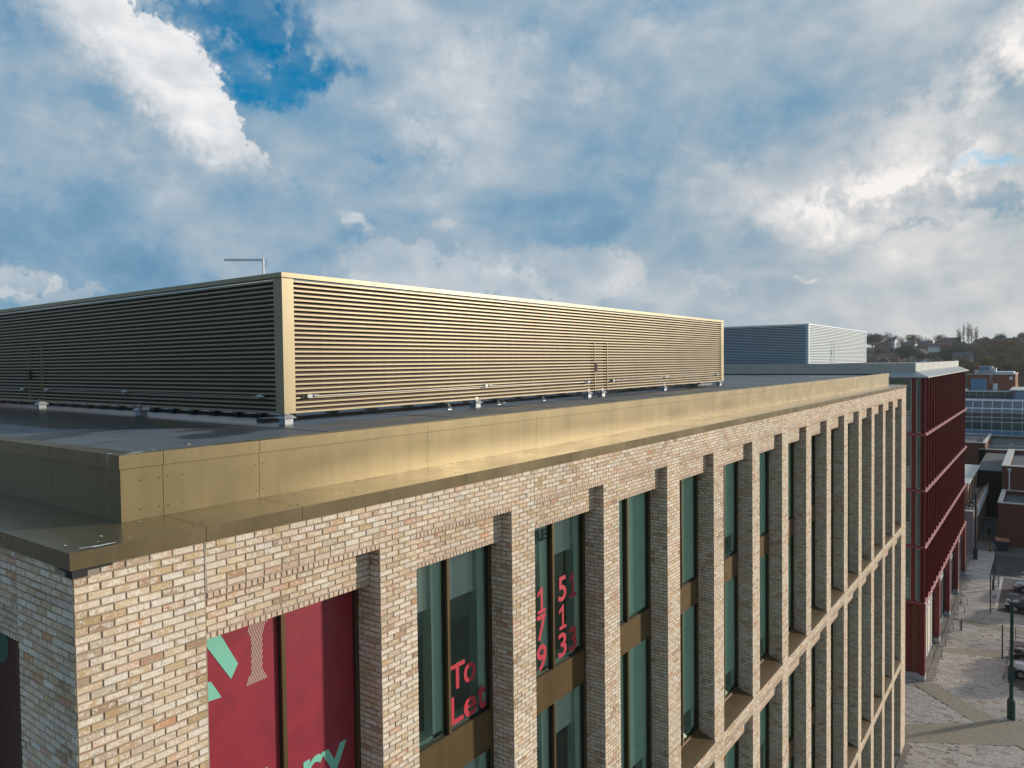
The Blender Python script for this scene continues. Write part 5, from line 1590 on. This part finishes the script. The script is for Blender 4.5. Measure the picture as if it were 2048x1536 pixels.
# ------------------------------------------------------------------ hillside houses
M_SLATE = plain('slate_roof', (.060, .060, .075), .7, var=.25, scale=.6)
M_TILE = plain('brown_tile_roof', (.10, .060, .055), .8, var=.25, scale=.6)
M_RBR = plain('house_brick', (.20, .085, .065), .9, var=.2, scale=.5)
M_REND = plain('white_render', (.62, .66, .68), .8, var=.05)
M_PBR = plain('pale_house_wall', (.38, .33, .30), .9, var=.1)
def ray_at(u, v, x):
    """world point on the plane X = x seen at that place in the view (used to set things down where they stand)"""
    d = fwd*1460.84+r2*(u-1024)-u2*(v-768)
    k = (x-CAM.x)/d.x
    return CAM+d*k
def house(u, v, x, w, h, rz, wall, roof, label, chim=1, dep=7.0, gable=False):
    """v is the eaves height in the picture"""
    p = ray_at(u, v, x)
    t = thing('house', label, 'house', (p.x, p.y, p.z-h), rz)
    m = MB(); m.box(0, dep, -w/2, w/2, -14, h); 
    rh = w*.30 if gable else dep*.36
    if gable: m.prism([(-w/2, h), (w/2, h), (0, h+rh)], 0, 0, dep)
    else: m.prism([(0, h), (dep, h), (dep/2, h+rh)], 1, -w/2, w/2)
    m.build('wall', wall, t)
    m = MB(); e = .45
    if gable:
        for s in (-1, 1): m.prism([(s*(w/2+e), h-.25), (0, h+rh+.05), (0, h+rh+.30), (s*(w/2+e), h+.0)], 0, -e, dep+e)
    else:
        m.prism([(-e, h-.25), (dep/2, h+rh+.05), (dep/2, h+rh+.30), (-e, h)], 1, -w/2-e, w/2+e); m.prism([(dep+e, h-.25), (dep/2, h+rh+.05), (dep/2, h+rh+.30), (dep+e, h)], 1, -w/2-e, w/2+e)
    rf = m.build('roof', roof, t)
    for c in range(chim):
        yy = (-w/2+.5) if c == 0 else (w/2-.5)
        m = MB(); m.box(dep/2-.4, dep/2+.4, yy-.5, yy+.5, h+rh*.4, h+rh+1.3); m.build('chimney', M_RBR, rf)
    nwin = max(1, int(w/2.6))
    for fl in range(max(1, int(h/2.7))):
        for k in range(nwin):
            yy = -w/2+(k+.5)*w/nwin; zz = h-1.9-fl*2.8
            m = MB(); m.box(-.06, .02, yy-.55, yy+.55, zz, zz+1.2); wn_ = m.build('window', M_WFRAME, t)
            m = MB(); m.box(-.09, -.061, yy-.45, yy+.45, zz+.1, zz+1.1); m.build('pane', M_DGLASS, wn_)
    return t
HOUSES = [
 (1768, 700, 400, 11, 5.5, .3, M_RBR, M_SLATE, 'terraced brick house low down at the left of the hillside', 2, 7, False),
 (1744, 706, 395, 9, 5.5, .2, M_PBR, M_TILE, 'pale walled house at the far left below the dark wood', 1, 7, False),
 (1763, 690, 420, 8, 6.5, .5, M_RBR, M_SLATE, 'brick gabled house with a lit pinkish gable end', 1, 9, True),
 (1782, 681, 430, 7.2, 7, -.25, M_REND, M_SLATE, 'tall white rendered house below the ridge trees', 1, 9, False),
 (1774, 683, 428, 6, 6.5, .1, M_RBR, M_SLATE, 'dark gabled house joined to the left of the tall white one', 1, 8, True),
 (1766, 722, 330, 8.5, 4, .05, M_TILE, M_SLATE, 'near gabled house with white bargeboards above the red building parapet', 0, 10, True),
 (1742, 722, 335, 8, 4.2, .3, M_RBR, M_TILE, 'brown tiled house at bottom left beside the silver screen', 1, 8, False),
 (1785, 718, 338, 8, 4.2, -.2, M_RBR, M_TILE, 'brown tiled house with one tall chimney, left of the dark bush', 1, 8, False),
 (1815, 690, 415, 12, 5, .15, M_RBR, M_SLATE, 'long slate roofed terrace in the middle of the hillside', 2, 8, False),
 (1838, 705, 380, 9, 4.5, -.35, M_PBR, M_TILE, 'pale gabled cottage below the long terrace', 1, 8, True),
 (1850, 688, 430, 13, 5, .1, M_RBR, M_SLATE, 'slate roofed house with a long white side wall', 2, 8, False),
 (1868, 693, 410, 10, 3.5, .1, M_REND, M_SLATE, 'low white walled bungalow under slate below the ridge', 0, 8, False),
 (1880, 685, 425, 9, 5.5, .2, M_RBR, M_SLATE, 'brick house with a pale gable near the ridge trees', 1, 8, True),
 (1892, 688, 415, 7, 5.5, 0, M_RBR, M_TILE, 'brick house with pale window bays left of the poplars', 1, 8, False),
 (1905, 681, 440, 14, 4.5, 0, M_RBR, M_SLATE, 'dark terrace standing behind the poplars on the ridge', 2, 8, False),
 (1962, 683, 445, 12, 5, .15, M_REND, M_SLATE, 'pale roofed house on the ridge just right of the poplars', 1, 8, True),
 (1985, 684, 450, 14, 4.5, 0, M_RBR, M_SLATE, 'dark ridge terrace between poplars and pointed gable', 2, 8, False),
 (1992, 681, 455, 4, 6.5, .6, M_SLATE, M_SLATE, 'sharp pointed dark roof standing up on the ridge', 0, 6, True),
 (2022, 682, 450, 16, 4.5, 0, M_RBR, M_SLATE, 'long dark ridge terrace with small chimneys near the right edge', 2, 8, False),
 (2043, 683, 447, 12, 4.5, 0, M_PBR, M_SLATE, 'ridge house at the extreme right with pale windows', 2, 8, False),
 (1832, 719, 335, 6, 3, .1, M_PBR, M_TILE, 'small pale gable peeping over the parapet by the olive tree', 0, 7, True),
 (1850, 722, 330, 6, 3.2, .2, M_REND, M_TILE, 'small white gable at the foot of the hillside trees', 0, 7, True),
 (1925, 713, 350, 14, 4, 0, M_PBR, M_SLATE, 'long low building half hidden among the autumn trees', 0, 9, False),
]
for h_ in HOUSES: house(h_[0], h_[1], h_[2]*2, *h_[3:])

# ------------------------------------------------------------------ trees
def leaf_mat(name, c1, c2):
    m, g, b = mat(name)
    pos = g.new('ShaderNodeNewGeometry').outputs['Position']
    r = g.new('ShaderNodeAttribute', attribute_type='GEOMETRY', attribute_name='rnd').outputs['Fac']
    c = g.mix(g.rng(g.noise(pos, .25, 4.0, .6, dims='3D'), .35, .65), c1, c2)
    f = g.rng(r, 0, 1, .65, 1.35)
    g.put(b.inputs['Base Color'], g.mix(1.0, c, g.comb(f, f, f), 'MULTIPLY')); b.inputs['Roughness'].default_value = .9; b.inputs['Specular IOR Level'].default_value = .1
    return m
L_DARK = leaf_mat('dark_evergreen_leaves', (.045, .085, .06), (.06, .10, .06))
L_OLIVE = leaf_mat('olive_leaves', (.085, .095, .045), (.12, .105, .05))
L_BROWN = leaf_mat('brown_autumn_leaves', (.20, .135, .08), (.14, .12, .07))
L_RUST = leaf_mat('rust_autumn_leaves', (.22, .115, .055), (.14, .095, .055))
L_YEL = leaf_mat('yellow_green_leaves', (.16, .14, .04), (.10, .10, .035))
L_BARE = leaf_mat('bare_twigs', (.13, .10, .08), (.16, .12, .08))
M_BARK = plain('bark', (.07, .055, .045), .95)
def crown_mesh(name, mt, W_, H_, n, leaf, seed, lobes=9, tall=False, sparse=1.0):
    rs = np.random.RandomState(seed)
    L = []
    for i in range(lobes):
        a = rs.uniform(0, 6.28); 
        if tall: c = (rs.normal(0, W_*.10), rs.normal(0, W_*.10), H_*(.15+.75*(i+.5)/lobes)); r = W_*(.38*(1-abs(i/(lobes-1)-.40)*1.2)+.10)*rs.uniform(.75, 1.2); rz = H_/lobes*.9
        else: c = (W_*.30*math.cos(a)*rs.uniform(.2, 1), W_*.30*math.sin(a)*rs.uniform(.2, 1), H_*rs.uniform(.40, .82)); r = W_*rs.uniform(.17, .30); rz = r*rs.uniform(.6, .95)
        L.append((c, r, rz))
    tot = sum(r*r for _, r, _ in L)
    V = []; F = []; R = []
    for (c, r, rz) in L:
        k = int(n*r*r/tot)
        tone = rs.uniform(.0, .45)
        for _ in range(k):
            d = rs.normal(size=3); d /= np.linalg.norm(d); q = rs.uniform(.55, 1.05)
            p = np.array([c[0]+d[0]*r*q, c[1]+d[1]*r*q, c[2]+d[2]*rz*q])
            e = rs.normal(size=(2, 3)); e /= np.linalg.norm(e, axis=1)[:, None]; s = leaf*rs.uniform(.6, 1.3)
            b = len(V); V += [p-e[0]*s, p+e[0]*s*.8+e[1]*s*.3, p+e[1]*s]; F.append((b, b+1, b+2)); R += [min(1, tone+rs.uniform(0, .55))]*3
    me = bpy.data.meshes.new(name); me.from_pydata([tuple(v) for v in V], [], F); me.materials.append(mt)
    me.attributes.new('rnd', 'FLOAT', 'POINT').data.foreach_set('value', np.array(R, dtype=np.float32))
    return me
def trunk_mesh(H_, r, seed, spread=.28, tall=False):
    rs = random.Random(seed); m = MB()
    m.tube((0, 0, -3), (0, 0, H_*.35), r, r*.75, 7); m.tube((0, 0, H_*.35), (.1, .1, H_*.85), r*.75, r*.15, 6)
    for i in range(9 if not tall else 5):
        z = H_*rs.uniform(.25, .6); a = rs.uniform(0, 6.28); s = H_*spread*rs.uniform(.6, 1.2)*(0.35 if tall else 1)
        q = Vector((s*math.cos(a), s*math.sin(a), z+s*rs.uniform(.5, 1.2) if not tall else z+H_*.25)); m.tube((0, 0, z), q, r*.35, r*.08, 5)
        for _ in range(3):
            q2 = q+Vector((rs.uniform(-1, 1), rs.uniform(-1, 1), rs.uniform(.2, 1)))*s*.45; m.tube(q.lerp(Vector((0, 0, z)), .35), q2, r*.14, r*.03, 4)
    return m.mesh('trunk', M_BARK)
KINDS_ = {
 'dark': [crown_mesh('crown', L_DARK, 10, 10, 2600, .42, 1, 11), crown_mesh('crown', L_DARK, 10, 10, 2600, .42, 2, 9)],
 'olive': [crown_mesh('crown', L_OLIVE, 10, 10, 2200, .38, 3, 11), crown_mesh('crown', L_OLIVE, 10, 10, 2200, .38, 4, 10)],
 'brown': [crown_mesh('crown', L_BROWN, 10, 10, 2000, .36, 5, 12), crown_mesh('crown', L_BROWN, 10, 10, 2000, .36, 6, 10)],
 'rust': [crown_mesh('crown', L_RUST, 10, 10, 2600, .36, 7, 13)],
 'yellow': [crown_mesh('crown', L_YEL, 10, 10, 2000, .36, 8, 10)],
 'bare': [crown_mesh('crown', L_BARE, 10, 10, 900, .30, 9, 11), crown_mesh('crown', L_BARE, 10, 10, 800, .30, 10, 9)],
 'poplar': [crown_mesh('crown', L_OLIVE, 4, 14, 1500, .26, 11, 10, True), crown_mesh('crown', L_BARE, 4, 14, 1400, .26, 12, 9, True)],
}
TR = {k: trunk_mesh(10, .32, hash(k) % 97 if False else len(k)*7, .28) for k in KINDS_}
TR['poplar'] = trunk_mesh(14, .26, 5, .2, True)
NAMES = {'dark': 'evergreen_tree', 'olive': 'oak_tree', 'brown': 'autumn_tree', 'rust': 'beech_tree', 'yellow': 'yellowing_tree', 'bare': 'bare_tree', 'poplar': 'poplar_tree'}
cnt = {}
def tree(kind, u, vtop, vbase, x, wpx, label):
    """stands at distance x, top and foot and width as seen"""
    a, b_ = ray_at(u, vtop, x), ray_at(u, vbase, x)
    H_ = a.z-b_.z; dep = (Vector((x, a.y, 0))-Vector((CAM.x, CAM.y, 0))).length
    W_ = wpx*dep*.985/1460.84
    i = cnt.get(kind, 0); cnt[kind] = i+1
    t = thing(NAMES[kind], label, 'tree', (x, b_.y, b_.z), (i*1.7) % 6.28)
    h0 = 14.0 if kind == 'poplar' else 10.0; w0 = 4.0*.85 if kind == 'poplar' else 10*.95
    c = link('crown', KINDS_[kind][i % len(KINDS_[kind])], t); c.scale = (W_/w0, W_/w0, H_/(h0*(.97 if kind != 'poplar' else 1.0))); c['kind'] = 'stuff'
    k = link('trunk', TR[kind], t); k.scale = (max(.5, W_/w0), max(.5, W_/w0), H_/h0)
TREES = [
 ('dark', 1745, 667, 700, 470, 44, 'dark rounded tree at the left end of the ridge, beside the silver screen'),
 ('olive', 1757, 666, 698, 465, 34, 'olive tree merging into the dark wood at the left of the ridge'),
 ('bare', 1774, 661, 690, 470, 26, 'wide topped thinning tree, tallest on the left part of the ridge'),
 ('bare', 1793, 667, 696, 455, 16, 'narrow half bare tree right of the white house'),
 ('bare', 1803, 671, 696, 455, 16, 'bare twiggy tree between white house and domed tree'),
 ('brown', 1825, 669, 700, 460, 32, 'domed brown tree in the middle of the ridge'),
 ('bare', 1840, 672, 698, 455, 24, 'thin spreading tree right of the domed brown one'),
 ('bare', 1856, 674, 692, 470, 14, 'small faint tree beside the thin ridge mast'),
 ('brown', 1877, 669, 692, 462, 20, 'dark brown rounded tree above the brick houses'),
 ('bare', 1893, 671, 690, 465, 18, 'sparse tree just left of the poplars'),
 ('dark', 1815, 690, 726, 345, 46, 'big dark evergreen in front of the hillside terrace'),
 ('olive', 1850, 702, 728, 335, 38, 'olive tree at the foot of the hill above the parapet'),
 ('dark', 1800, 700, 728, 350, 30, 'dark bush left of the big evergreen'),
 ('dark', 1890, 695, 730, 355, 40, 'dark green mass below the brick houses'),
 ('dark', 1925, 690, 735, 360, 46, 'broad dark evergreen under the poplars'),
 ('brown', 1908, 688, 716, 380, 34, 'brown tree at the foot of the poplars, left side'),
 ('brown', 1950, 688, 728, 370, 42, 'brown tree right of the broad evergreen'),
 ('olive', 1968, 683, 712, 400, 26, 'mixed olive tree below the ridge houses'),
 ('rust', 2008, 676, 735, 360, 62, 'large rust topped tree, biggest on the right'),
 ('brown', 2032, 694, 745, 330, 44, 'brown tree in front of the large rust topped one'),
 ('brown', 1998, 706, 750, 300, 46, 'low brown tree behind the rooftop units'),
 ('olive', 2044, 680, 720, 400, 26, 'green tree at the extreme right below the ridge'),
 ('dark', 2047, 664, 690, 460, 22, 'dark rounded tree on the skyline at the extreme right'),
 ('dark', 2000, 667, 688, 470, 20, 'small dark tree on the skyline beside the pointed roof'),
 ('yellow', 1972, 716, 752, 290, 36, 'yellowish green tree behind the rooftop units'),
 ('rust', 1946, 722, 760, 270, 34, 'orange brown tree right of the pale parapet end'),
 ('brown', 1925, 712, 755, 280, 30, 'dark brown tree just behind the pale parapet end'),
 ('olive', 2020, 722, 765, 265, 48, 'olive brown tree rising behind the brick hall'),
 ('brown', 2046, 716, 780, 262, 36, 'brown tree at the right edge beside the brick hall'),
 ('yellow', 1937, 752, 790, 252, 14, 'yellow bush glimpsed left of the blue shutter'),
 ('poplar', 1918, 654, 690, 440, 8, 'leftmost and lowest of the five poplars on the ridge'),
 ('poplar', 1927, 643, 690, 440, 5, 'slim second poplar on the ridge'),
 ('poplar', 1936.5, 641, 690, 440, 7, 'tallest poplar in the middle of the ridge group'),
 ('poplar', 1943, 648, 690, 440, 5, 'poplar leaning against the right of the tallest one'),
 ('poplar', 1952, 650, 690, 440, 7, 'rightmost of the five poplars on the ridge'),
]
for t_ in TREES: tree(*t_[:4], t_[4]*2, *t_[5:])
# the wooded slopes between the houses read as one mass
rs = np.random.RandomState(21)
for wname, wm, nn_, rngu, seed in (('dark_woodland', L_DARK, 46, (1700, 2060), 31), ('brown_woodland', L_BROWN, 70, (1860, 2100), 32), ('olive_woodland', L_OLIVE, 40, (1715, 2100), 33)):
    rs = np.random.RandomState(seed); V = []; F = []; R = []
    for q in range(nn_):
        u = rs.uniform(*rngu); X = rs.uniform(600, 900)
        if u < 1890 and rs.rand() < .8: continue
        base = ray_at(u, 700, X); gz = ground_h(base.x, base.y)
        Rr = rs.uniform(2.6, 4.4); tone = rs.uniform(0, .45)
        for lo in range(5):
            cx, cy, cz = base.x+rs.normal(0, Rr*.4), base.y+rs.normal(0, Rr*.5), gz+Rr*rs.uniform(.55, 1.25)
            for _ in range(80):
                d = rs.normal(size=3); d /= np.linalg.norm(d); p = np.array([cx, cy, cz])+d*Rr*.55*rs.uniform(.7, 1.05)
                e = rs.normal(size=(2, 3)); e /= np.linalg.norm(e, axis=1)[:, None]; s_ = rs.uniform(.6, 1.2)
                b = len(V); V += [tuple(p-e[0]*s_), tuple(p+e[0]*s_*.8+e[1]*s_*.3), tuple(p+e[1]*s_)]; F.append((b, b+1, b+2)); R += [min(1, tone+rs.uniform(0, .55))]*3
    me = bpy.data.meshes.new(wname); me.from_pydata(V, [], F); me.materials.append(wm)
    me.attributes.new('rnd', 'FLOAT', 'POINT').data.foreach_set('value', np.array(R, dtype=np.float32))
    tag(link(wname, me), 'far wood of '+wname.split('_')[0]+' trees massed over the hillside', 'woodland', kind='stuff')
m = MB(); p = ray_at(1851.5, 672, 910); m.box(-.25, .25, -.25, .25, -24, 0)
o = m.build('ridge_mast', M_ROD); o.location = p; tag(o, 'thin dark mast standing on the ridge among the trees', 'mast')


# ------------------------------------------------------------------ thin autumn haze
HZ = bpy.data.materials.new('haze'); HZ.use_nodes = True
ht = HZ.node_tree; ht.nodes.clear()
pv = ht.nodes.new('ShaderNodeVolumePrincipled'); pv.inputs['Color'].default_value = (.86, .90, .95, 1); pv.inputs['Density'].default_value = .00010; pv.inputs['Anisotropy'].default_value = .2
ho = ht.nodes.new('ShaderNodeOutputMaterial'); ht.links.new(pv.outputs[0], ho.inputs['Volume'])
m = MB(); m.box(-3050, 3550, -3550, 3850, GZ-40, 60)
hz = m.build('haze', HZ); hz['kind'] = 'stuff'
